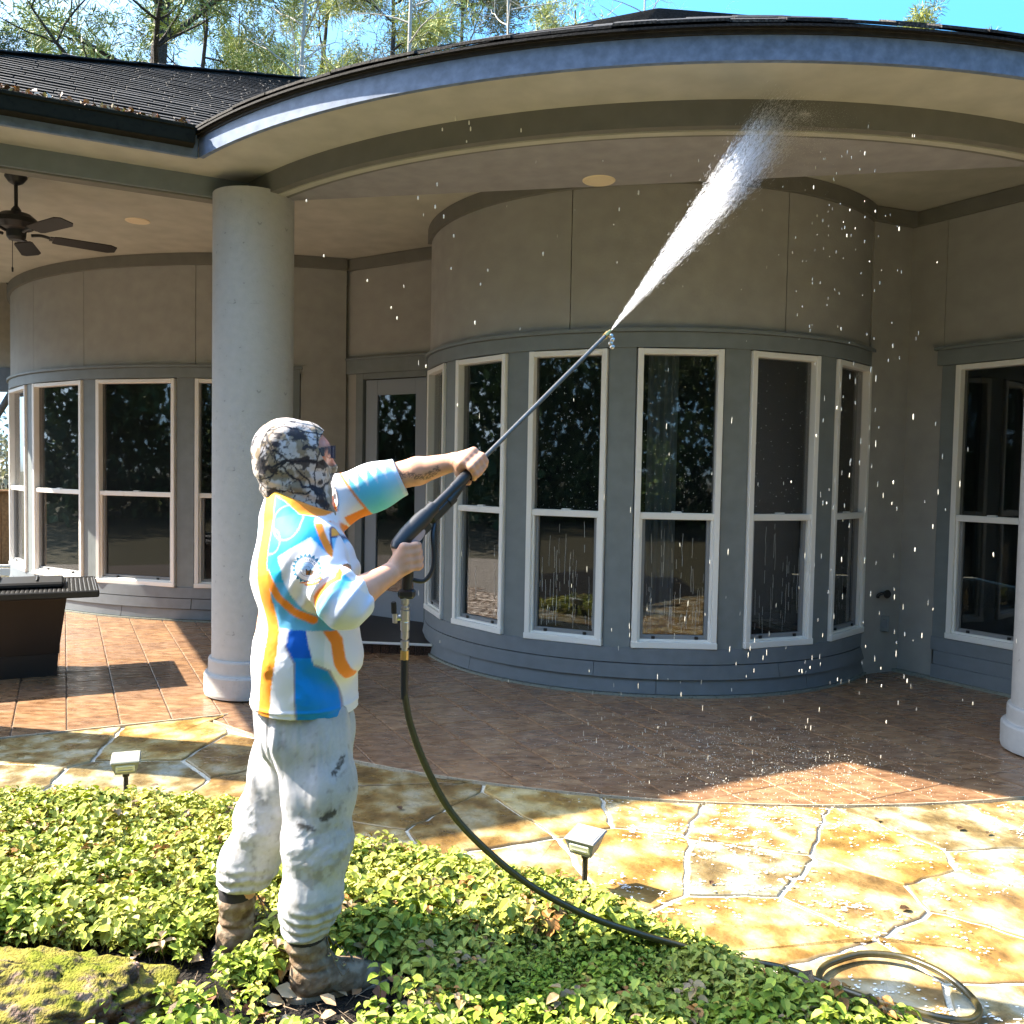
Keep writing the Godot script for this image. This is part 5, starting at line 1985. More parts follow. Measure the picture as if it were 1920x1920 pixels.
func camo(p: Vector3, n: Vector3) -> Color:
	var q := nz.get_noise_3d(p.x * 8, p.y * 8 + 3, p.z * 8)
	var c := Color(0.46, 0.40, 0.36).lerp(Color(0.24, 0.185, 0.125), smoothstep(0.0, 0.12, q))
	c = c.lerp(Color(0.50, 0.48, 0.50), smoothstep(0.16, 0.26, nz.get_noise_3d(p.x * 10 + 5, p.y * 7, p.z * 10)))
	# bark blotches, then crossing twig strokes of several thicknesses
	var ink := smoothstep(0.20, 0.27, nz.get_noise_3d(p.x * 11 + 70, p.y * 15, p.z * 11)) * 0.92
	var wob := 0.012 * nz.get_noise_3d(p.x * 14, p.y * 14, p.z * 14)
	for k in 9:
		var an := k * 1.37 + 0.4
		var d := Vector3(cos(an), sin(an), sin(an * 2.3) * 0.7).normalized()
		var u := d.dot(p - HEAD) + wob
		var off := (fposmod(k * 0.618, 1.0) - 0.5) * 0.17
		var along := nz.get_noise_3d(p.x * 5 + k * 9.0, p.y * 5, p.z * 5)
		var w := 0.0030 + 0.0045 * maxf(along, 0.0)
		if along > -0.22:
			ink = maxf(ink, smoothstep(w, w * 0.45, absf(u - off)))
	var s1 := absf(nz.get_noise_3d(p.x * 13 - p.y * 8 + 40, p.y * 9 + p.x * 8, p.z * 12))
	ink = maxf(ink, smoothstep(0.045, 0.015, s1) * 0.85)
	c = c.lerp(Color(0.022, 0.02, 0.028), ink)
	return c * (1.0 + 0.12 * nz.get_noise_3d(p.x * 70, p.y * 70, p.z * 70))

func skin(p: Vector3, n: Vector3) -> Color:
	var c := Color(0.60, 0.33, 0.22) * (1.0 + 0.10 * nz.get_noise_3d(p.x * 25, p.y * 25, p.z * 25))
	if p.distance_to(HEAD) < 0.25:
		return Color(0.62, 0.27, 0.19)
	# tattoo on the far forearm: a plain dark scroll, on the side towards the viewer
	if p.z < -2.80:
		var t := (p - L_EL).dot(L_WR - L_EL) / (L_WR - L_EL).length_squared()
		var low := p.y - (L_EL.y + (L_WR.y - L_EL.y) * t)
		if t > 0.05 and t < 0.78:
			var y0 := -0.016 + 0.010 * sin(t * 9.0)
			var s := absf(low - y0)
			var k := nz.get_noise_2d(t * 30.0, low * 300.0)
			if s < 0.010 and k > -0.05 and n.z > 0.0:
				c = c.lerp(Color(0.10, 0.075, 0.065), 0.75)
	return c

func leather(p: Vector3, n: Vector3) -> Color:
	var q := nz.get_noise_3d(p.x * 24, p.y * 24, p.z * 24)
	var c := Color(0.19, 0.13, 0.085).lerp(Color(0.30, 0.235, 0.17), smoothstep(-0.25, 0.35, q))
	c = c.lerp(Color(0.09, 0.058, 0.038), smoothstep(0.15, 0.5, nz.get_noise_3d(p.x * 13 + 9, p.y * 13, p.z * 13)))
	return c

func grip_hand(f: Field, axis_at: Vector3, axis: Vector3, r: float, wrist: Vector3, sweep: float, thumb_dir: float) -> void:
	# four fingers stacked along the axis, closing round it; the thumb closes the other way
	axis = axis.normalized()
	var e1 := wrist - axis_at
	e1 = (e1 - axis * e1.dot(axis)).normalized()
	var e2 := axis.cross(e1) * signf(sweep)
	var ring := func(th: float, rad: float, along: float) -> Vector3:
		return axis_at + axis * along + (e1 * cos(th) + e2 * sin(th)) * rad
	var sizes := [0.0098, 0.0104, 0.0100, 0.0086]
	var reach := [0.94, 1.0, 0.95, 0.82]
	for i in 4:
		var along: float = (1.5 - i) * 0.0215 * thumb_dir
		var rr: float = r + 0.0085
		var knuckle: Vector3 = ring.call(0.55, rr + 0.020, along * 1.02)
		var j1: Vector3 = ring.call(1.50, rr + 0.011, along)
		var j2: Vector3 = ring.call(2.55 * reach[i], rr + 0.004, along * 0.97)
		var tip: Vector3 = ring.call(3.55 * reach[i], rr + 0.001, along * 0.95)
		f.add(knuckle, j1, sizes[i] * 1.18, sizes[i] * 1.05)
		f.add(j1, j2, sizes[i] * 1.06, sizes[i] * 0.95)
		f.add(j2, tip, sizes[i] * 0.95, sizes[i] * 0.80)
		# the back of the hand, from the wrist to each knuckle
		f.add(wrist.lerp(knuckle, 0.15) + axis * along * 0.35, knuckle, 0.0195, 0.0135)
	var base: Vector3 = wrist.lerp(axis_at, 0.35) + axis * 0.026 * thumb_dir
	var t1: Vector3 = ring.call(-0.55, r + 0.020, 0.040 * thumb_dir)
	var t2: Vector3 = ring.call(-1.55, r + 0.012, 0.052 * thumb_dir)
	var t3: Vector3 = ring.call(-2.45, r + 0.009, 0.050 * thumb_dir)
	f.add(base, t1, 0.018, 0.0135)
	f.add(t1, t2, 0.0125, 0.0112)
	f.add(t2, t3, 0.0112, 0.0088)

const GUN_REAR := Vector3(-0.345, 1.352, -2.645)
const NOZZLE := Vector3(0.367, 2.133, -3.42)

func build_person() -> void:
	rng.seed = 5
	var gdir := (NOZZLE - GUN_REAR).normalized()
	var person := begin()
	# ---- the body: one continuous surface
	var f := Field.new()
	f.k = 0.05
	var hipR := P(-0.610, 0.83, 2.63)
	var hipL := P(-0.665, 0.83, 2.80)
	f.add(P(-0.645, 0.86, 2.71), P(-0.655, 1.05, 2.72), 0.115, 0.12)
	f.add(P(-0.655, 1.05, 2.72), P(-0.665, 1.30, 2.75), 0.12, 0.12)
	f.add(P(-0.665, 1.30, 2.75), P(-0.675, 1.44, 2.76), 0.08, 0.055)
	f.add(R_SH, P(-0.66, 1.36, 2.74), 0.05, 0.07)
	f.add(L_SH, P(-0.66, 1.38, 2.78), 0.05, 0.07)
	f.add(R_SH, R_EL, 0.052, 0.044)
	f.add(L_SH, L_EL, 0.052, 0.044)
	f.add(hipR, P(-0.575, 0.44, 2.60), 0.085, 0.058)
	f.add(P(-0.575, 0.44, 2.60), P(-0.59, 0.12, 2.56), 0.056, 0.040)
	f.add(hipL, P(-0.775, 0.44, 2.80), 0.085, 0.058)
	f.add(P(-0.775, 0.44, 2.80), P(-0.885, 0.12, 2.80), 0.056, 0.040)
	mesh_field(person, f, Vector3(-1.05, 0.05, -3.05), Vector3(-0.30, 1.62, -2.30), 0.016, skin)
	# forearms and hands, finer
	f = Field.new()
	f.k = 0.012
	f.add(R_EL, R_EL.lerp(R_WR, 0.35), 0.046, 0.047)
	f.add(R_EL.lerp(R_WR, 0.35), R_WR, 0.047, 0.031)
	var gripR := GUN_REAR + gdir * 0.048 + Vector3(0.010, -0.062, 0.004)
	var gripAxis := Vector3(0.16, -1.0, 0.02).normalized()
	f.add(R_WR, R_WR.lerp(gripR, 0.5), 0.030, 0.027, gdir.cross(gripAxis).normalized(), 1.15)
	grip_hand(f, gripR, gripAxis, 0.017, R_WR.lerp(gripR, 0.30), -1.0, -1.0)
	mesh_field(person, f, Vector3(-0.56, 1.08, -2.76), Vector3(-0.20, 1.42, -2.34), 0.0042, skin)
	f = Field.new()
	f.k = 0.012
	f.add(L_EL.lerp(L_WR, -0.1), L_EL.lerp(L_WR, 0.35), 0.046, 0.047)
	f.add(L_EL.lerp(L_WR, 0.35), L_WR, 0.046, 0.029)
	var gripL := GUN_REAR + gdir * (0.405)
	f.add(L_WR, L_WR.lerp(gripL, 0.5), 0.029, 0.026)
	grip_hand(f, gripL, gdir, 0.015, L_WR.lerp(gripL, 0.25) + Vector3(0, 0.012, 0.01), 1.0, -1.0)
	mesh_field(person, f, Vector3(-0.50, 1.46, -3.06), Vector3(0.0, 1.74, -2.74), 0.0042, skin)
	# the head, under the hood
	var face := Vector3(0.86, 0.02, -0.50).normalized()      # where he looks: right and away
	var side := face.cross(Vector3.UP).normalized()
	f = Field.new()
	f.k = 0.03
	f.add(HEAD - face * 0.022 + Vector3.UP * 0.005, HEAD + face * 0.018, 0.096, 0.090)
	f.add(HEAD + face * 0.02 - Vector3.UP * 0.05, HEAD + face * 0.050 - Vector3.UP * 0.098, 0.070, 0.046)
	f.add(HEAD + face * 0.094 + Vector3.UP * 0.000, HEAD + face * 0.118 - Vector3.UP * 0.036, 0.010, 0.015)    # nose
	f.add(HEAD + face * 0.093 - Vector3.UP * 0.064 - side * 0.02, HEAD + face * 0.093 - Vector3.UP * 0.064 + side * 0.02, 0.010, 0.010)    # lips
	for s in [-1.0, 1.0]:
		f.add(HEAD + face * 0.088 + side * s * 0.014 + Vector3.UP * 0.020, HEAD + face * 0.076 + side * s * 0.056 + Vector3.UP * 0.016, 0.012, 0.010)   # brow
		f.add(HEAD + side * s * 0.079 + Vector3.UP * 0.012, HEAD + side * s * 0.080 - Vector3.UP * 0.026 + face * 0.006, 0.012, 0.009)   # ear
		f.holes.append([HEAD + face * 0.106 + side * s * 0.032 + Vector3.UP * 0.002, Vector3.ONE * 0.016, Basis()])
	f.add(HEAD - Vector3.UP * 0.08, P(-0.668, 1.40, 2.755), 0.062, 0.064)
	mesh_field(person, f, HEAD - Vector3(0.17, 0.26, 0.17), HEAD + Vector3(0.17, 0.13, 0.17), 0.0055, skin)
	var body := MeshInstance3D.new()
	body.name = "person"
	body.mesh = person.commit()
	body.material_override = M.vc_skin
	add_child(body)
	tag(body, "person in camouflage hood and bright jersey aiming a long wand at the porch", "person")
	# ---- eyes and glasses
	for s in [-1.0, 1.0]:
		var e := begin()
		lathe(e, HEAD + face * 0.088 + side * s * 0.032 + Vector3.UP * 0.002, face, [Vector2(0, -0.011), Vector2(0.0085, -0.007), Vector2(0.011, 0.0), Vector2(0.008, 0.0075), Vector2(0.0045, 0.010)], 16)
		part("eye", e, M.white, body)
		e = begin()
		lathe(e, HEAD + face * 0.0975 + side * s * 0.032 + Vector3.UP * 0.002, face, [Vector2(0.005, -0.001), Vector2(0.0045, 0.001), Vector2(0, 0.0015)], 12)
		part("iris", e, M.black, body)
	var st := begin()
	var rim := []
	for k in 21:
		var u := -1.25 + 2.5 * k / 20.0
		rim.append(HEAD + face * (0.128 * cos(u)) + side * (0.098 * sin(u)) + Vector3.UP * 0.004)
	for k in 20:
		var wide := 0.021 * (1.0 - 0.55 * pow(absf(k - 9.5) / 10.0, 3.0)) - (0.008 if absf(k - 9.5) < 1.6 else 0.0)
		var o: Vector3 = (rim[k] + rim[k + 1]) * 0.5 - HEAD
		fquad(st, rim[k] + Vector3.UP * wide, rim[k + 1] + Vector3.UP * wide, rim[k + 1] - Vector3.UP * wide, rim[k] - Vector3.UP * wide, o)
	part("glasses", st, mat(Color(0.03, 0.035, 0.07), 0.08, {"spec": 0.8}), body)
	# ---- hood with its face opening
	f = Field.new()
	f.k = 0.035
	f.add(HEAD - face * 0.028 + Vector3.UP * 0.006, HEAD + face * 0.020 + Vector3.UP * 0.004, 0.104, 0.099)
	f.add(HEAD + face * 0.020 - Vector3.UP * 0.045, HEAD + face * 0.056 - Vector3.UP * 0.100, 0.083, 0.058)
	f.add(HEAD + face * 0.10 - Vector3.UP * 0.030, HEAD + face * 0.118 - Vector3.UP * 0.045, 0.016, 0.020)
	f.add(HEAD + face * 0.010 - Vector3.UP * 0.10, P(-0.640, 1.435, 2.77), 0.078, 0.082)
	f.add(HEAD - face * 0.04 - Vector3.UP * 0.06, P(-0.676, 1.45, 2.755), 0.078, 0.078)
	f.holes = [[HEAD + face * 0.094 + Vector3.UP * 0.014, Vector3(0.118, 0.058, 0.074), Basis(side, Vector3.UP, side.cross(Vector3.UP))]]
	var fold := func(p: Vector3) -> float:
		var q := HEAD.y - 0.03 - p.y
		var s := 0.0
		if q > 0:
			s = 0.0028 * sin((p.y * 1.0 + 0.35 * (p.x + HEAD.x * -1.0)) * 120.0 + 3.0 * nz.get_noise_3d(p.x * 9, p.y * 9, p.z * 9)) * smoothstep(0.0, 0.06, q)
		# seams from brow to nape
		var r := (p - HEAD)
		var across := absf(r.dot(side)) - 0.050
		s += 0.0022 * exp(-across * across * 6e4) * smoothstep(-0.02, 0.03, r.y)
		return s + 0.0025 * nz.get_noise_3d(p.x * 16, p.y * 16, p.z * 16)
	f.bump = fold
	f.cuts = [[P(-0.655, 1.418, 2.76), Vector3(-0.18, -1.0, 0.0).normalized()]]
	st = begin()
	mesh_field(st, f, HEAD - Vector3(0.19, 0.27, 0.19), HEAD + Vector3(0.19, 0.14, 0.19), 0.0034, camo)
	part("hood", st, M.vc_cloth, body)
	# ---- jersey
	f = Field.new()
	f.k = 0.055
	var zax := Vector3(0, 0, 1)
	f.add(P(-0.636, 0.86, 2.715), P(-0.628, 1.02, 2.715), 0.160, 0.153, zax, 0.78)
	f.add(P(-0.628, 1.02, 2.715), P(-0.640, 1.26, 2.74), 0.153, 0.149, zax, 0.77)
	f.add(P(-0.640, 1.26, 2.74), P(-0.672, 1.42, 2.76), 0.152, 0.098, zax, 0.70)
	f.add(P(-0.66, 1.37, 2.72), R_SH + Vector3(-0.005, 0.010, 0.010), 0.092, 0.084)
	f.add(P(-0.66, 1.39, 2.80), L_SH + Vector3(-0.02, 0.0, 0), 0.090, 0.080)
	f.add(R_SH, R_EL, 0.080, 0.064)
	f.add(R_EL - Vector3(0, 0.006, 0), R_EL.lerp(R_WR, 0.36), 0.064, 0.056)
	f.add(L_SH, L_SH.lerp(L_EL, 0.6), 0.084, 0.070)
	f.add(L_SH.lerp(L_EL, 0.6) - Vector3(0, 0.004, 0), L_EL + (L_EL - L_SH) * 0.10 - Vector3(0, 0.008, 0), 0.070, 0.064)
	f.add(P(-0.680, 1.42, 2.76), P(-0.668, 1.52, 2.76), 0.094, 0.088)
	var rd := (R_WR - R_EL).normalized()
	var ld := (L_EL - L_SH).normalized()
	f.bump = func(p: Vector3) -> float:
		var t := smoothstep(1.20, 0.95, p.y)
		# a few long diagonal pulls across the waist, faint creases elsewhere
		var v := p.y * 1.0 + p.x * 0.75 + 0.05 * nz.get_noise_3d(p.x * 2.0, p.y * 2.0, p.z * 2.0)
		var s := 0.0075 * sin(v * 42.0 + 2.5 * nz.get_noise_3d(p.x * 2.2, p.y * 1.2, p.z * 2.2)) * t * smoothstep(0.30, -0.2, nz.get_noise_3d(p.x * 3.0 + 7.0, p.y * 3.0, p.z * 3.0))
		s += 0.004 * nz.get_noise_3d(p.x * 3.5, p.y * 3.0 + p.z * 2.0, p.z * 3.5)
		# gathers running from the armholes
		s += 0.0035 * sin((p.x - p.y * 0.6) * 95.0) * exp(-pow((p.y - 1.24) / 0.09, 2.0)) * smoothstep(-0.70, -0.62, p.x)
		# pulled in at the small of the back, loose at the hem
		s += -0.014 * exp(-pow((p.y - 1.12) / 0.07, 2.0)) * smoothstep(-0.66, -0.78, p.x)
		# creases in the crook of the near elbow and under the arm
		var q := p.distance_to(R_EL)
		if q < 0.16:
			s += 0.005 * sin(q * 150.0) * smoothstep(0.14, 0.05, q)
		# hem seam
		s += 0.003 * exp(-pow((p.y - 0.872) / 0.006, 2.0))
		return s
	f.cuts = [[P(-0.65, 0.853, 2.7), Vector3(-0.05, -1, 0).normalized()], [P(-0.672, 1.492, 2.76), Vector3(0.40, 1, 0).normalized(), 0.135], [R_EL.lerp(R_WR, 0.30), rd, 0.092], [L_EL + ld * 0.008, ld, 0.11]]
	# open cuffs: cut only near the ends of the sleeves
	var jf := f
	st = begin()
	mesh_field(st, jf, Vector3(-0.90, 0.82, -3.10), Vector3(-0.28, 1.66, -2.28), 0.0046, jersey_color, 0.0016)
	part("jersey", st, M.vc_cloth, body)
	badge(body, jf)
	# ---- trousers
	f = Field.new()
	f.k = 0.05
	f.add(P(-0.640, 0.86, 2.715), P(-0.632, 0.78, 2.715), 0.142, 0.150, zax, 0.82)
	f.add(P(-0.590, 0.80, 2.655), P(-0.566, 0.62, 2.625), 0.106, 0.104)
	f.add(P(-0.566, 0.62, 2.625), P(-0.564, 0.46, 2.60), 0.104, 0.096)
	f.add(P(-0.562, 0.46, 2.60), P(-0.576, 0.30, 2.575), 0.096, 0.080)
	f.add(P(-0.578, 0.30, 2.575), P(-0.592, 0.215, 2.565), 0.082, 0.066)
	f.add(P(-0.665, 0.80, 2.775), P(-0.70, 0.62, 2.79), 0.112, 0.112)
	f.add(P(-0.70, 0.62, 2.79), P(-0.770, 0.46, 2.80), 0.112, 0.100)
	f.add(P(-0.765, 0.46, 2.80), P(-0.835, 0.30, 2.805), 0.095, 0.082)
	f.add(P(-0.835, 0.30, 2.805), P(-0.868, 0.235, 2.805), 0.084, 0.062)
	f.bump = func(p: Vector3) -> float:
		var up := smoothstep(0.55, 0.85, p.y)
		var s := 0.012 * nz.get_noise_3d(p.x * 14, p.y * 1.4, p.z * 14) * up          # gathers under the waist
		s += 0.014 * nz.get_noise_3d(p.x * 3.2, p.y * 1.6 + p.x * 2.0, p.z * 3.2) + 0.006 * sin((p.x * 0.8 + p.z * 0.5) * 55.0 + p.y * 9.0) * smoothstep(0.45, 0.70, p.y)
		var kn := exp(-pow((p.y - 0.47) / 0.10, 2.0))
		s += 0.008 * kn * nz.get_noise_3d(p.x * 6 + p.y * 8, p.y * 9 - p.x * 6, p.z * 6)
		var low := smoothstep(0.36, 0.25, p.y)
		s += low * (0.0034 * sin(p.y * 190.0 + 5.0 * nz.get_noise_3d(p.x * 7, p.y * 2, p.z * 7)) + 0.005 * nz.get_noise_3d(p.x * 9, p.y * 9, p.z * 9))
		return s
	f.cuts = [[P(-0.6, 0.196, 2.6), Vector3(-0.12, -1, 0).normalized()]]
	st = begin()
	mesh_field(st, f, Vector3(-1.02, 0.16, -3.02), Vector3(-0.38, 1.02, -2.42), 0.0070, trouser_color)
	part("trousers", st, M.vc_fleece, body)
	# ---- boots and socks
	boot(body, P(-0.600, 0.0, 2.565), Vector3(0.93, 0, -0.36).normalized(), P(-0.592, 0.180, 2.565))
	boot(body, P(-0.895, 0.0, 2.79), Vector3(0.80, 0, -0.60).normalized(), P(-0.872, 0.186, 2.803))

func boot(body: Node, heel: Vector3, fwd: Vector3, ankle: Vector3) -> void:
	var b := Node3D.new()
	b.name = "boot"
	b.position = heel
	body.add_child(b, true)
	var f := Field.new()
	f.k = 0.035
	var s := fwd.cross(Vector3.UP).normalized()
	var mid := heel + fwd * 0.030 + Vector3.UP * 0.06
	f.add(ankle + Vector3.DOWN * 0.005, mid + Vector3.UP * 0.03, 0.058, 0.054)
	f.add(mid, heel + fwd * 0.01 + Vector3.UP * 0.045, 0.055, 0.045)
	f.add(heel + fwd * 0.03 + Vector3.UP * 0.07, heel + fwd * 0.15 + Vector3.UP * 0.045, 0.055, 0.047)
	f.add(heel + fwd * 0.14 + Vector3.UP * 0.040, heel + fwd * 0.225 + Vector3.UP * 0.035, 0.049, 0.038)
	f.bump = func(p: Vector3) -> float:
		var c := 0.0035 * nz.get_noise_3d(p.x * 14, p.y * 20, p.z * 14) + 0.0025 * nz.get_noise_3d(p.x * 32, p.y * 32, p.z * 32)
		c += 0.005 * exp(-pow((p.y - ankle.y + 0.012) / 0.012, 2.0))
		c -= 0.003 * exp(-pow((p.y - 0.105 + 0.1 * (p - heel).dot(fwd)) / 0.006, 2.0))
		c += 0.003 * sin(p.y * 170.0) * exp(-pow((p.y - 0.115) / 0.022, 2.0))
		return c
	f.cuts = [[heel + Vector3.UP * 0.014, Vector3.DOWN], [ankle + Vector3.UP * 0.008, Vector3.UP]]
	var st := begin()
	mesh_field(st, f, heel + Vector3(-0.14, -0.01, -0.27), heel + Vector3(0.32, 0.32, 0.13), 0.0062, leather)
	part("upper", st, M.vc_leather, b)
	f = Field.new()
	f.k = 0.02
	f.add(heel + fwd * -0.004 + Vector3.UP * 0.014, heel + fwd * 0.10 + Vector3.UP * 0.012, 0.050, 0.043)
	f.add(heel + fwd * 0.10 + Vector3.UP * 0.012, heel + fwd * 0.225 + Vector3.UP * 0.014, 0.045, 0.046)
	f.cuts = [[heel + Vector3.UP * 0.026, Vector3.UP], [heel + Vector3.DOWN * 0.012, Vector3.DOWN]]
	st = begin()
	mesh_field(st, f, heel + Vector3(-0.14, -0.03, -0.28), heel + Vector3(0.32, 0.06, 0.13), 0.0062, func(p: Vector3, n: Vector3) -> Color: return Color(0.30, 0.24, 0.18) * (1.0 + 0.4 * nz.get_noise_3d(p.x * 40, p.y * 60, p.z * 40)))
	part("sole", st, M.vc_leather, b)
	# laces down the front, eyelets on the near side
	st = begin()
	var up := Vector3.UP
	var lace := []
	for k in 9:
		var u := k / 8.0
		var c := (ankle + fwd * 0.056 + up * 0.0).lerp(heel + fwd * 0.145 + up * 0.095, u)
		lace.append(c + s * (0.020 if k % 2 == 0 else -0.020) + fwd * 0.004)
	tube(st, lace, same(0.0022, lace.size()), 6)
	tube(st, smooth_path([lace[0], lace[0] + s * 0.03 - up * 0.04 + fwd * 0.012, lace[0] + s * 0.036 - up * 0.10 + fwd * 0.04, lace[0] + s * 0.03 - up * 0.085 + fwd * 0.06], 4), same(0.0022, 13), 6)
	part("lace", st, mat(Color(0.20, 0.15, 0.10), 0.9), b)
	for k in 4:
		st = begin()
		var c := (heel + fwd * 0.115 + up * 0.105 + s * 0.040).lerp(ankle + fwd * 0.042 - up * 0.02 + s * 0.036, k / 3.0)
		lathe(st, c, s, [Vector2(0.0025, 0.003), Vector2(0.0055, 0.004), Vector2(0.006, 0.0)], 12)
		part("eyelet", st, M.metal, b)
	st = begin()
	lathe(st, ankle - Vector3.UP * 0.02, Vector3.UP, [Vector2(0.052, 0), Vector2(0.056, 0.02), Vector2(0.058, 0.045), Vector2(0.054, 0.075)], 28)
	part("sock", st, M.knit, body)

# the round guarantee badge printed on the near sleeve
func badge(body: Node, f: Field) -> void:
	var n := 512
	var img := Image.create(n, n, false, Image.FORMAT_RGBA8)
	var white := Color(0.87, 0.87, 0.89)
	img.fill(white)
	var teal := Color(0.25, 0.50, 0.62)
	var c := Vector2(256, 256)
	for y in n:
		for x in n:
			var d := Vector2(x, y) - c
			var r := d.length()
			var a := d.angle()
			var tooth := 190.0 + 48.0 * (1.0 - absf(fposmod(a / TAU * 20.0, 1.0) - 0.5) * 2.0)
			if r < tooth and r > 186.0:
				img.set_pixel(x, y, teal)
			elif absf(r - 178.0) < 4.0 or absf(r - 108.0) < 3.0:
				img.set_pixel(x, y, Color(0.30, 0.33, 0.50))
			elif r < 104.0:
				var q := nz.get_noise_2d(x * 0.018, y * 0.018)
				var col := Color(0.66, 0.78, 0.90) if d.y < 10 + 20 * q else white
				if d.x > -20 and d.y > 5 + 30 * q and d.y < 90:
					col = Color(0.55, 0.36, 0.12) if q > 0.0 else Color(0.30, 0.26, 0.20)
				if absf(q - 0.05) < 0.03 and r < 95:
					col = Color(0.25, 0.30, 0.45)
				img.set_pixel(x, y, col)
			# ribbon
			var rb := d - Vector2(60, 190)
			var t := rb.rotated(0.42)
			if absf(t.x) < 190 and absf(t.y + t.x * t.x * 0.0006 - 8) < 34:
				img.set_pixel(x, y, Color(0.88, 0.47, 0.20) if absf(t.y + t.x * t.x * 0.0006 - 8) < 30 else Color(0.45, 0.25, 0.2))
	stamp_arc(img, "100% SATISFACTION", c, 128.0, -2.95, 0.25, 44.0, Color(0.20, 0.22, 0.36))
	stamp_line(img, "GUARANTEED", c + Vector2(60, 190), -0.42, 40.0, Color(0.98, 0.93, 0.85))
	img.generate_mipmaps()
	var m := StandardMaterial3D.new()
	m.albedo_texture = ImageTexture.create_from_image(img)
	m.roughness = 0.62
	m.metallic_specular = 0.3
	m.transparency = BaseMaterial3D.TRANSPARENCY_DISABLED
	# lay it on the sleeve: walk inwards from outside the arm
	var cen := P(-0.562, 1.293, 2.40)
	var inward := Vector3(-0.18, 0.05, -1.0).normalized()
	var ux := Vector3(1, 0.0, -0.18).normalized()
	var uy := ux.cross(inward).normalized()
	if uy.y < 0:
		uy = -uy
	var g := 22
	var R := 0.047
	var pts := []
	for j in g + 1:
		for i in g + 1:
			var u := (i - g * 0.5) / (g * 0.5)
			var v := (j - g * 0.5) / (g * 0.5)
			var p := cen + (ux * u + uy * v) * R - inward * 0.05
			f.focus(p + inward * 0.1, 0.15)
			for k in 40:
				var d := f.at(p)
				if d < 0.0012:
					break
				p += inward * maxf(d * 0.7, 0.0006)
			pts.append(p)
	var st := begin()
	for j in g:
		for i in g:
			var u := (i + 0.5 - g * 0.5) / (g * 0.5)
			var v := (j + 0.5 - g * 0.5) / (g * 0.5)
			if Vector2(u, v).length() > 0.97:
				continue
			var id := [j * (g + 1) + i, j * (g + 1) + i + 1, (j + 1) * (g + 1) + i + 1, (j + 1) * (g + 1) + i]
			var nn := (pts[id[1]] - pts[id[0]] as Vector3).cross(pts[id[3]] - pts[id[0]]).normalized()
			if nn.dot(inward) > 0:
				nn = -nn
			for t in [[0, 1, 2], [0, 2, 3]]:
				var q := [id[t[0]], id[t[1]], id[t[2]]]
				if (pts[q[1]] - pts[q[0]] as Vector3).cross(pts[q[2]] - pts[q[0]]).dot(nn) > 0:
					q = [q[0], q[2], q[1]]
				for vi in q:
					st.set_normal(nn)
					st.set_uv(Vector2(float(vi % (g + 1)) / g, 1.0 - float(vi / (g + 1)) / g))
					st.add_vertex(pts[vi])
	part("badge", st, m, body)

func glyph(img: Image, ch: String, at: Vector2, turn: float, size: float, col: Color) -> float:
	var tm := TextMesh.new()
	tm.text = ch
	tm.font_size = 64
	tm.pixel_size = 0.01
	tm.depth = 0.0
	var sf := SystemFont.new()
	sf.font_names = PackedStringArray(["Droid Sans"])
	sf.font_weight = 700
	tm.font = sf
	var wide := 0.0
	for s in tm.get_surface_count():
		var arr := tm.surface_get_arrays(s)
		var v: PackedVector3Array = arr[Mesh.ARRAY_VERTEX]
		var idx: PackedInt32Array = arr[Mesh.ARRAY_INDEX] if arr[Mesh.ARRAY_INDEX] != null else PackedInt32Array(range(v.size()))
		for i in range(0, idx.size() - 2, 3):
			var t := []
			for k in 3:
				var p := v[idx[i + k]]
				wide = maxf(wide, absf(p.x))
				t.append(at + Vector2(p.x, -p.y).rotated(turn) * size / 0.64)
			var lo := Vector2(minf(t[0].x, minf(t[1].x, t[2].x)), minf(t[0].y, minf(t[1].y, t[2].y)))
			var hi := Vector2(maxf(t[0].x, maxf(t[1].x, t[2].x)), maxf(t[0].y, maxf(t[1].y, t[2].y)))
			for y in range(maxi(0, int(lo.y)), mini(img.get_height() - 1, int(hi.y) + 1) + 1):
				for x in range(maxi(0, int(lo.x)), mini(img.get_width() - 1, int(hi.x) + 1) + 1):
					if Geometry2D.point_is_inside_triangle(Vector2(x, y), t[0], t[1], t[2]):
						img.set_pixel(x, y, col)
	return wide * 2.0 * size / 0.64

func stamp_arc(img: Image, text: String, c: Vector2, r: float, a0: float, a1: float, size: float, col: Color) -> void:
	for i in text.length():
		var a := lerpf(a0, a1, float(i) / (text.length() - 1))
		if text[i] != " ":
			glyph(img, text[i], c + Vector2(cos(a), sin(a)) * (r + size * 0.35), a + PI / 2.0, size, col)

func stamp_line(img: Image, text: String, c: Vector2, turn: float, size: float, col: Color) -> void:
	for i in text.length():
		var u := (i - (text.length() - 1) * 0.5) * size * 0.80
		glyph(img, text[i], c + Vector2(u, 0).rotated(turn), turn, size, col)

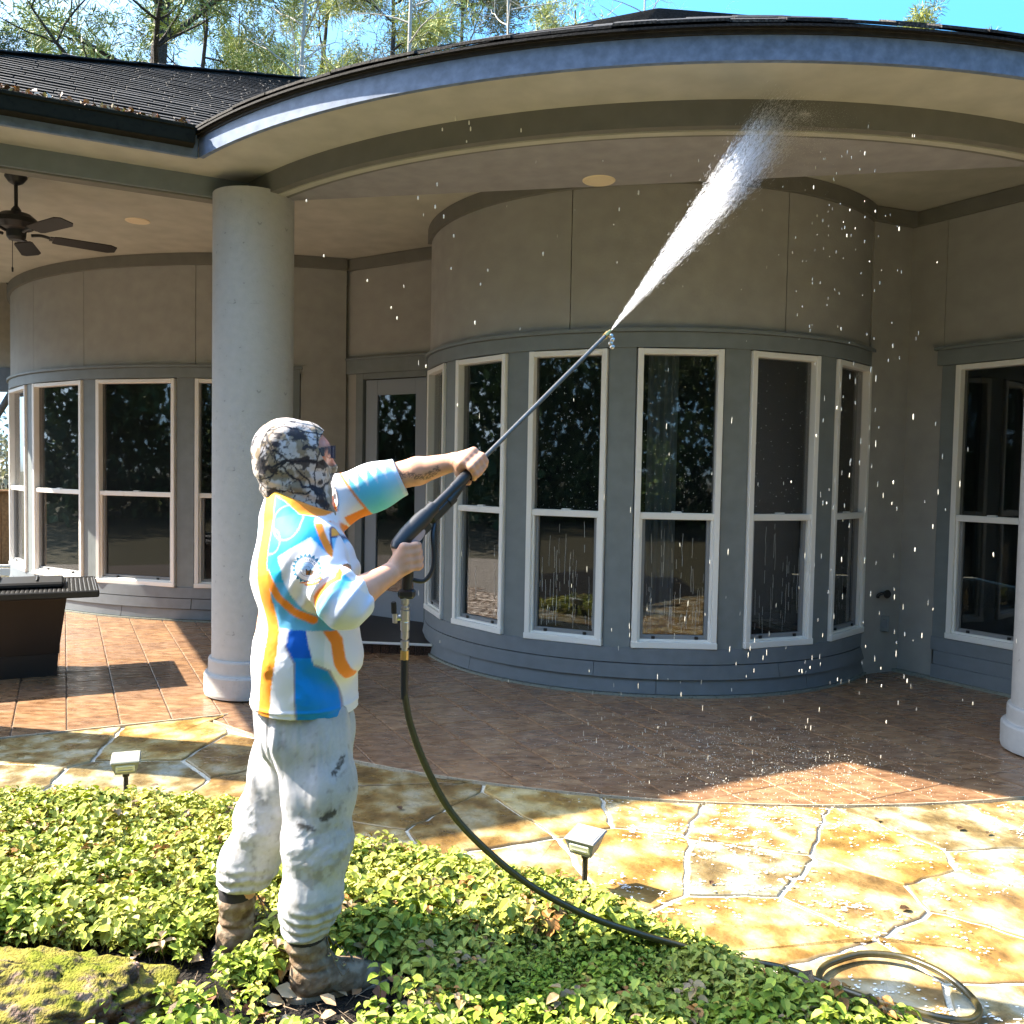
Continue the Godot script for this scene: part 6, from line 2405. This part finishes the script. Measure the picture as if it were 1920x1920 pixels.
# ---------------------------------------------------------------- spray gun, lance, hose
func build_gun_and_hose() -> void:
	var g := (NOZZLE - GUN_REAR).normalized()
	var up := (Vector3.UP - g * g.y).normalized()
	var s := g.cross(up).normalized()
	var bs := Basis(s, up, -g)
	var t := thing("pressure_washer_gun", "black pressure washer trigger gun with a long grey lance held in both hands", "spray gun", GUN_REAR)
	var at := func(along: float, high: float, aside := 0.0) -> Vector3: return GUN_REAR + g * along + up * high + s * aside
	var st := begin()
	var rows := [[-0.012, 0.010, 0.016], [0.0, 0.020, 0.022], [0.06, 0.026, 0.026], [0.12, 0.028, 0.027], [0.165, 0.026, 0.026]]
	tube(st, [at.call(-0.012, 0.0), at.call(0.0, 0.002), at.call(0.05, 0.004), at.call(0.12, 0.004), at.call(0.150, 0.004)], [0.012, 0.021, 0.026, 0.027, 0.024], 18)
	tube(st, [at.call(0.149, 0.004), at.call(0.185, 0.004), at.call(0.190, 0.004)], [0.0215, 0.0215, 0.019], 18)
	part("body_shell", st, M.gun, t)
	st = begin()
	cbox(st, Transform3D(bs, at.call(0.085, -0.022)), Vector3(0.036, 0.034, 0.11), 0.008)
	cbox(st, Transform3D(bs, at.call(0.215, -0.020)), Vector3(0.028, 0.036, 0.13), 0.008)
	tube(st, [at.call(0.24, -0.018), at.call(0.30, -0.012), at.call(0.36, -0.004)], [0.020, 0.016, 0.012], 12)
	part("under_shell", st, M.gun, t)
	st = begin()
	tube(st, [at.call(0.186, 0.004), at.call(0.288, 0.003), at.call(0.290, 0.003), at.call(0.318, 0.003), at.call(0.322, 0.003), at.call(0.376, 0.002)], [0.0145, 0.0145, 0.0165, 0.0165, 0.0185, 0.0165], 16)
	part("fore_tube", st, M.gun, t)
	# pistol grip running down to the swivel
	st = begin()
	var gr := [at.call(0.045, -0.03), GUN_REAR + g * 0.048 + Vector3(0.010, -0.062, 0.004), GUN_REAR + Vector3(0.030, -0.115, -0.018), GUN_REAR + Vector3(0.030, -0.150, -0.018)]
	tube(st, smooth_path(gr, 5), same(0.0165, 16), 14)
	cbox(st, Transform3D(Basis(), GUN_REAR + Vector3(0.030, -0.145, -0.018)), Vector3(0.052, 0.030, 0.040), 0.008)
	part("grip", st, M.gun, t)
	st = begin()
	tube(st, smooth_path([at.call(0.105, -0.035), GUN_REAR + g * 0.085 + Vector3(0.012, -0.07, 0), GUN_REAR + g * 0.075 + Vector3(0.005, -0.105, 0)], 5), same(0.006, 11), 8)
	part("trigger", st, M.gun, t)
	# hoop of the trigger guard
	st = begin()
	var w := func(px: float, py: float, z: float) -> Vector3: return P((px - 960.0) / 1651.3 * z, 1.58 - (py - 887.0) / 1651.3 * z, z)
	var hoop := smooth_path([at.call(0.165, -0.034), w.call(812, 1010, 2.72), w.call(815, 1050, 2.71), w.call(810, 1078, 2.70), w.call(795, 1094, 2.69), w.call(775, 1092, 2.68)], 6)
	tube(st, hoop, same(0.0072, hoop.size()), 10)
	part("trigger_guard", st, M.gun, t)
	# oval plate with its illegible print
	st = begin()
	var oc: Vector3 = at.call(0.070, -0.020, 0.0)
	for sd in [-1.0, 1.0]:
		var c: Vector3 = oc + s * sd * 0.0200
		var prev := Vector3.ZERO
		for k in 25:
			var a := TAU * k / 24.0
			var p: Vector3 = c + g * cos(a) * 0.034 + up * sin(a) * 0.014
			if k > 0:
				ftri(st, c + s * sd * 0.001, prev, p, s * sd)
			prev = p
	part("maker_plate", st, mat(Color(0.42, 0.32, 0.34), 0.5), t)
	st = begin()
	tube(st, [at.call(0.37, 0.002), NOZZLE - g * 0.03], [0.0078, 0.0078], 14)
	part("lance_tube", st, M.lance, t)
	st = begin()
	tube(st, [NOZZLE - g * 0.045, NOZZLE - g * 0.02, NOZZLE - g * 0.018, NOZZLE], [0.0105, 0.0105, 0.008, 0.006], 12)
	part("tip_holder", st, M.brass, t)
	st = begin()
	for k in 4:
		var c := NOZZLE - g * 0.018 + Vector3(0.010 + 0.006 * (k % 2), -0.012 - 0.014 * k, 0.004)
		lathe(st, c, Vector3(0.5, 0.2, 0.8), [Vector2(0, -0.006), Vector2(0.008, -0.005), Vector2(0.009, 0.003), Vector2(0.006, 0.008), Vector2(0, 0.009)], 10)
	part("spare_tips", st, M.metal, t)
	# couplings below the grip
	var base := GUN_REAR + Vector3(0.026, -0.158, -0.015)
	var h := thing("coupling_stack", "upright stack of silver quick couplings with a brass end hanging under the spray gun", "hose coupling", base + Vector3.DOWN * 0.18)
	st = begin()
	lathe(st, base, Vector3.DOWN, [Vector2(0.0, -0.02), Vector2(0.013, -0.02), Vector2(0.013, 0.0), Vector2(0.0145, 0.002), Vector2(0.0145, 0.018), Vector2(0.010, 0.020), Vector2(0.010, 0.026), Vector2(0.014, 0.028), Vector2(0.014, 0.035), Vector2(0.010, 0.037)], 6)
	part("swivel_nut", st, M.metal, h)
	st = begin()
	lathe(st, base + Vector3.DOWN * 0.036, Vector3.DOWN, [Vector2(0.010, 0), Vector2(0.0145, 0.002), Vector2(0.0145, 0.034), Vector2(0.0135, 0.036), Vector2(0.0145, 0.038), Vector2(0.0145, 0.062), Vector2(0.012, 0.064), Vector2(0.012, 0.068)], 20)
	part("quick_coupler", st, M.metal, h)
	st = begin()
	lathe(st, base + Vector3.DOWN * 0.103, Vector3.DOWN, [Vector2(0.011, 0), Vector2(0.014, 0.001), Vector2(0.014, 0.020), Vector2(0.009, 0.022), Vector2(0.009, 0.026), Vector2(0.0145, 0.028), Vector2(0.0145, 0.048), Vector2(0.010, 0.050), Vector2(0.010, 0.058)], 6)
	part("plug", st, M.metal, h)
	st = begin()
	lathe(st, base + Vector3.DOWN * 0.160, Vector3.DOWN, [Vector2(0.010, 0), Vector2(0.0145, 0.001), Vector2(0.0145, 0.028), Vector2(0.012, 0.030)], 6)
	part("brass_end", st, M.brass, h)
	st = begin()
	var v := base + Vector3.DOWN * 0.058
	tube(st, [v, v + Vector3(-0.030, -0.004, 0.0)], [0.010, 0.009], 10)
	lathe(st, v + Vector3(-0.030, -0.020, 0.004), Vector3.UP, [Vector2(0, 0), Vector2(0.008, 0.002), Vector2(0.009, 0.030), Vector2(0, 0.032)], 10)
	part("valve", st, M.metal, h)
	st = begin()
	cbox(st, Transform3D(Basis(Vector3.BACK, 0.05), v + Vector3(-0.034, 0.028, 0.006)), Vector3(0.016, 0.040, 0.012), 0.004)
	part("valve_handle", st, M.black, h)
	# the hose, drooping into the bed and looping on the flagstones
	var end := base + Vector3.DOWN * 0.19
	var ho := thing("pressure_hose", "black and olive pressure hose curving from the gun down into the ground cover", "hose", P(0.1, 0.0, 2.72))
	st = begin()
	tube(st, [end + Vector3.UP * 0.01, end + Vector3.DOWN * 0.085, end + Vector3.DOWN * 0.12], [0.0125, 0.0125, 0.0105], 14)
	part("bend_guard", st, M.gun, ho)
	var path := smooth_path([end + Vector3.DOWN * 0.10, P(-0.298, 0.803, 2.66), P(-0.247, 0.671, 2.66), P(-0.163, 0.523, 2.665), P(-0.03, 0.383, 2.68), P(0.105, 0.275, 2.70), P(0.275, 0.182, 2.72), P(0.431, 0.123, 2.735), P(0.545, 0.085, 2.75), P(0.70, 0.045, 2.75), P(0.88, 0.03, 2.72), P(1.00, 0.018, 2.655), P(1.10, 0.016, 2.585), P(1.20, 0.018, 2.53), P(1.28, 0.022, 2.485), P(1.35, 0.022, 2.48), P(1.405, 0.020, 2.53), P(1.412, 0.024, 2.60), P(1.385, 0.034, 2.68), P(1.345, 0.036, 2.74), P(1.285, 0.030, 2.80), P(1.18, 0.022, 2.825), P(1.08, 0.018, 2.79), P(1.015, 0.018, 2.74), P(0.985, 0.016, 2.67), P(1.02, 0.016, 2.58), P(1.12, 0.014, 2.49), P(1.26, 0.014, 2.38), P(1.5, 0.014, 2.2), P(1.9, 0.014, 1.95)], 8)
	st = begin()
	tube(st, path, same(0.0108, path.size()), 14)
	part("tube", st, M.hose, ho)

# ---------------------------------------------------------------- water in the air
func build_water() -> void:
	rng.seed = 606
	var hit := P(1.41, 3.50, 4.74)
	var n0 := NOZZLE
	var d := (hit - n0).normalized()
	var length := n0.distance_to(hit)
	var a := d.cross(Vector3(0.5, -0.4, 0.8)).normalized()
	var b := d.cross(a)
	# fan shaped jet: fine streaks that spread and thin out
	var mesh := begin()
	var w := 0.5
	ftri(mesh, Vector3(-w, 0, 0), Vector3(w, 0, 0), Vector3(0, 0, 1), Vector3.UP)
	ftri(mesh, Vector3(-w, 0, 0), Vector3(0, w, 0), Vector3(0, 0, 1), Vector3(-1, 0.3, 0))
	ftri(mesh, Vector3(w, 0, 0), Vector3(0, w, 0), Vector3(0, 0, 1), Vector3(1, 0.3, 0))
	var m := mesh.commit()
	var spots := []
	for k in 68000:
		var u := pow(rng.randf(), 0.62)
		var th := rng.randf() * TAU if k % 3 == 0 else TAU * (k % 13) / 13.0 + rng.randfn(0.0, 0.10)
		var rad := sqrt(-2.0 * log(maxf(rng.randf(), 1e-4)))
		rad = minf(rad, 1.45 + (0.9 if k % 5 == 0 else 0.25) * rng.randf()) * (1.0 if k % 3 == 0 else 0.72)
		var spread := 0.003 + 0.150 * u
		if rng.randf() < smoothstep(0.62, 1.0, u) * 0.85:
			continue
		var off := (a * cos(th) * 1.25 + b * sin(th) * 0.8) * rad * spread * 0.62
		var p := n0 + d * (u * length) + off
		var dir := (d * length + off * 0.8 / maxf(u, 0.15)).normalized()
		var len := rng.randf_range(0.014, 0.045) * (0.5 + 0.5 * u)
		var th2 := rng.randf_range(0.0005, 0.0014) * (0.55 + 0.45 * u)
		var x := dir.cross(Vector3.UP).normalized()
		var y := dir.cross(x)
		spots.append(Transform3D(Basis(x * th2, y * th2, dir * len), p))
	# mist thrown back from the beam
	for k in 9000:
		var r := absf(rng.randfn(0.0, 0.13))
		var o := Vector3(rng.randfn(0, 1), rng.randfn(0, 1), rng.randfn(0, 1)).normalized() * r
		o.y = -absf(o.y) * 1.2
		var th2 := rng.randf_range(0.0006, 0.0015)
		spots.append(Transform3D(Basis(Vector3(th2, 0, 0), Vector3(0, th2, 0), Vector3(0, 0, th2 * 3.0)), hit + o + Vector3(0.10, -0.02, 0.06) * rng.randf()))
	multi("water_jet", "white fan of water shooting from the lance tip up to the porch beam", "water spray", m, spots, M.spray, (n0 + hit) * 0.5)
	# drops falling from the wetted beam and soffit
	var dm := begin()
	var prof := [Vector2(0, 0.5), Vector2(0.5, 0.22), Vector2(0.5, -0.3), Vector2(0, -0.5)]
	lathe(dm, Vector3.ZERO, Vector3.UP, prof, 6)
	var drop := dm.commit()
	spots = []
	for k in 330:
		var p: Vector3
		var u := rng.randf()
		if k < 190:
			# the curtain at the corner right of the bay
			var y := lerpf(3.25, 0.4, pow(rng.randf(), 1.25))
			p = P(1.55 + (3.25 - y) * 0.10 + rng.randfn(0.0, 0.10 + 0.06 * (3.3 - y)), y, 4.3 + rng.randf_range(-0.35, 0.5))
		elif k < 240:
			p = P(rng.randf_range(-0.6, 1.4), rng.randf_range(0.4, 3.4), 4.6 + rng.randf_range(-0.3, 0.3))
		else:
			p = P(rng.randf_range(0.4, 2.1), rng.randf_range(0.02, 0.9), rng.randf_range(4.2, 5.4))
		var th := rng.randf_range(0.0022, 0.0055) * (0.7 if k >= 190 else 1.0)
		var tall := rng.randf_range(0.012, 0.038) * (1.0 if p.y < 2.2 else 0.6)
		spots.append(Transform3D(Basis(Vector3(th, 0, 0), Vector3(rng.randf_range(-0.002, 0.002), tall, 0), Vector3(0, 0, th)), p))
	# the string of drips left of the middle bay
	for q in [[813, 215, 4.9], [845, 212, 4.9], [819, 260, 4.9], [868, 247, 4.9], [871, 258, 4.9], [864, 281, 4.9], [843, 240, 4.9], [964, 259, 4.9], [811, 360, 4.9], [808, 401, 4.9], [824, 418, 4.9], [843, 453, 4.9], [839, 513, 4.9], [894, 541, 4.9], [885, 612, 4.9], [729, 587, 4.9], [740, 606, 4.9], [684, 538, 4.9], [776, 385, 4.9], [1183, 368, 4.9], [1148, 399, 4.9], [1009, 483, 4.9], [795, 694, 4.9], [855, 765, 4.9], [603, 494, 4.9], [570, 394, 4.9], [907, 515, 4.9]]:
		var z: float = q[2]
		var p := P((q[0] - 960.0) / 1651.3 * z, 1.58 - (q[1] - 889.0) / 1651.3 * z, z)
		spots.append(Transform3D(Basis(Vector3(0.0085, 0, 0), Vector3(0, rng.randf_range(0.016, 0.030), 0), Vector3(0, 0, 0.0085)), p))
	multi("falling_drops", "pale water drops falling from the porch ceiling in front of the bay", "water drops", drop, spots, M.drop, P(1.5, 1.5, 4.5))
	# splash beads dancing over the wet patio
	spots = []
	for k in 2600:
		var x := rng.randfn(1.30, 0.55)
		var z := rng.randfn(4.75, 0.42)
		if Vector2(x, z).distance_to(PORCH) > 4.85 or Vector2(x, z).distance_to(BAY) < 2.1:
			continue
		var s := rng.randf_range(0.0016, 0.0042)
		spots.append(Transform3D(Basis(Vector3(s, 0, 0), Vector3(0, s * rng.randf_range(0.8, 2.0), 0), Vector3(0, 0, s)), P(x, 0.004 + 0.10 * pow(rng.randf(), 3.0), z)))
	multi("splash_beads", "fine splash beads over the wet patio in front of the middle bay", "water drops", drop, spots, M.drop, P(1.3, 0, 4.7))
	# suds lying in the joints and pooled on the stones
	rng.seed = 88
	var st := begin()
	for k in 70000:
		var p := Vector2(rng.randf_range(0.3, 3.0), rng.randf_range(2.4, 4.25))
		if p.y < bed_edge(p.x) + 0.05 or p.distance_to(PORCH) < 4.74:
			continue
		# in ragged curls, denser where the water has pooled
		var q := absf(nz.get_noise_2d(p.x * 5.0 + 4, p.y * 9.0))
		var pool := nz.get_noise_2d(p.x * 1.3 + 14, p.y * 1.3)
		if q > 0.016 + 0.10 * maxf(pool, 0.0) or pool < -0.12:
			continue
		var s := rng.randf_range(0.0014, 0.0048)
		var an := rng.randf() * TAU
		var ring_ := []
		for i in 7:
			var t := an + TAU * i / 7.0
			ring_.append(P2(p + Vector2(cos(t) * 1.7, sin(t) * 0.8) * s * rng.randf_range(0.5, 1.15), 0.001 + 0.0008 * (k % 3)))
		for i in 7:
			tri(st, P2(p, 0.0035), ring_[i], ring_[(i + 1) % 7], Vector3.UP, Vector3.UP, Vector3.UP)
	var suds := part("suds", st, M.foam_glare, self)
	stuff(suds)
	suds.set_meta("label", "white suds in curls on the wet flagstones")
	suds.set_meta("category", "suds")

func multi(called: String, label: String, category: String, mesh: Mesh, spots: Array, m: Material, at: Vector3) -> void:
	var mm := MultiMesh.new()
	mm.transform_format = MultiMesh.TRANSFORM_3D
	mm.mesh = mesh
	mm.instance_count = spots.size()
	for i in spots.size():
		var t: Transform3D = spots[i]
		t.origin -= at
		mm.set_instance_transform(i, t)
	var o := MultiMeshInstance3D.new()
	o.name = numbered(called)
	o.multimesh = mm
	o.material_override = m
	o.position = at
	add_child(o)
	tag(o, label, category)
	stuff(o)
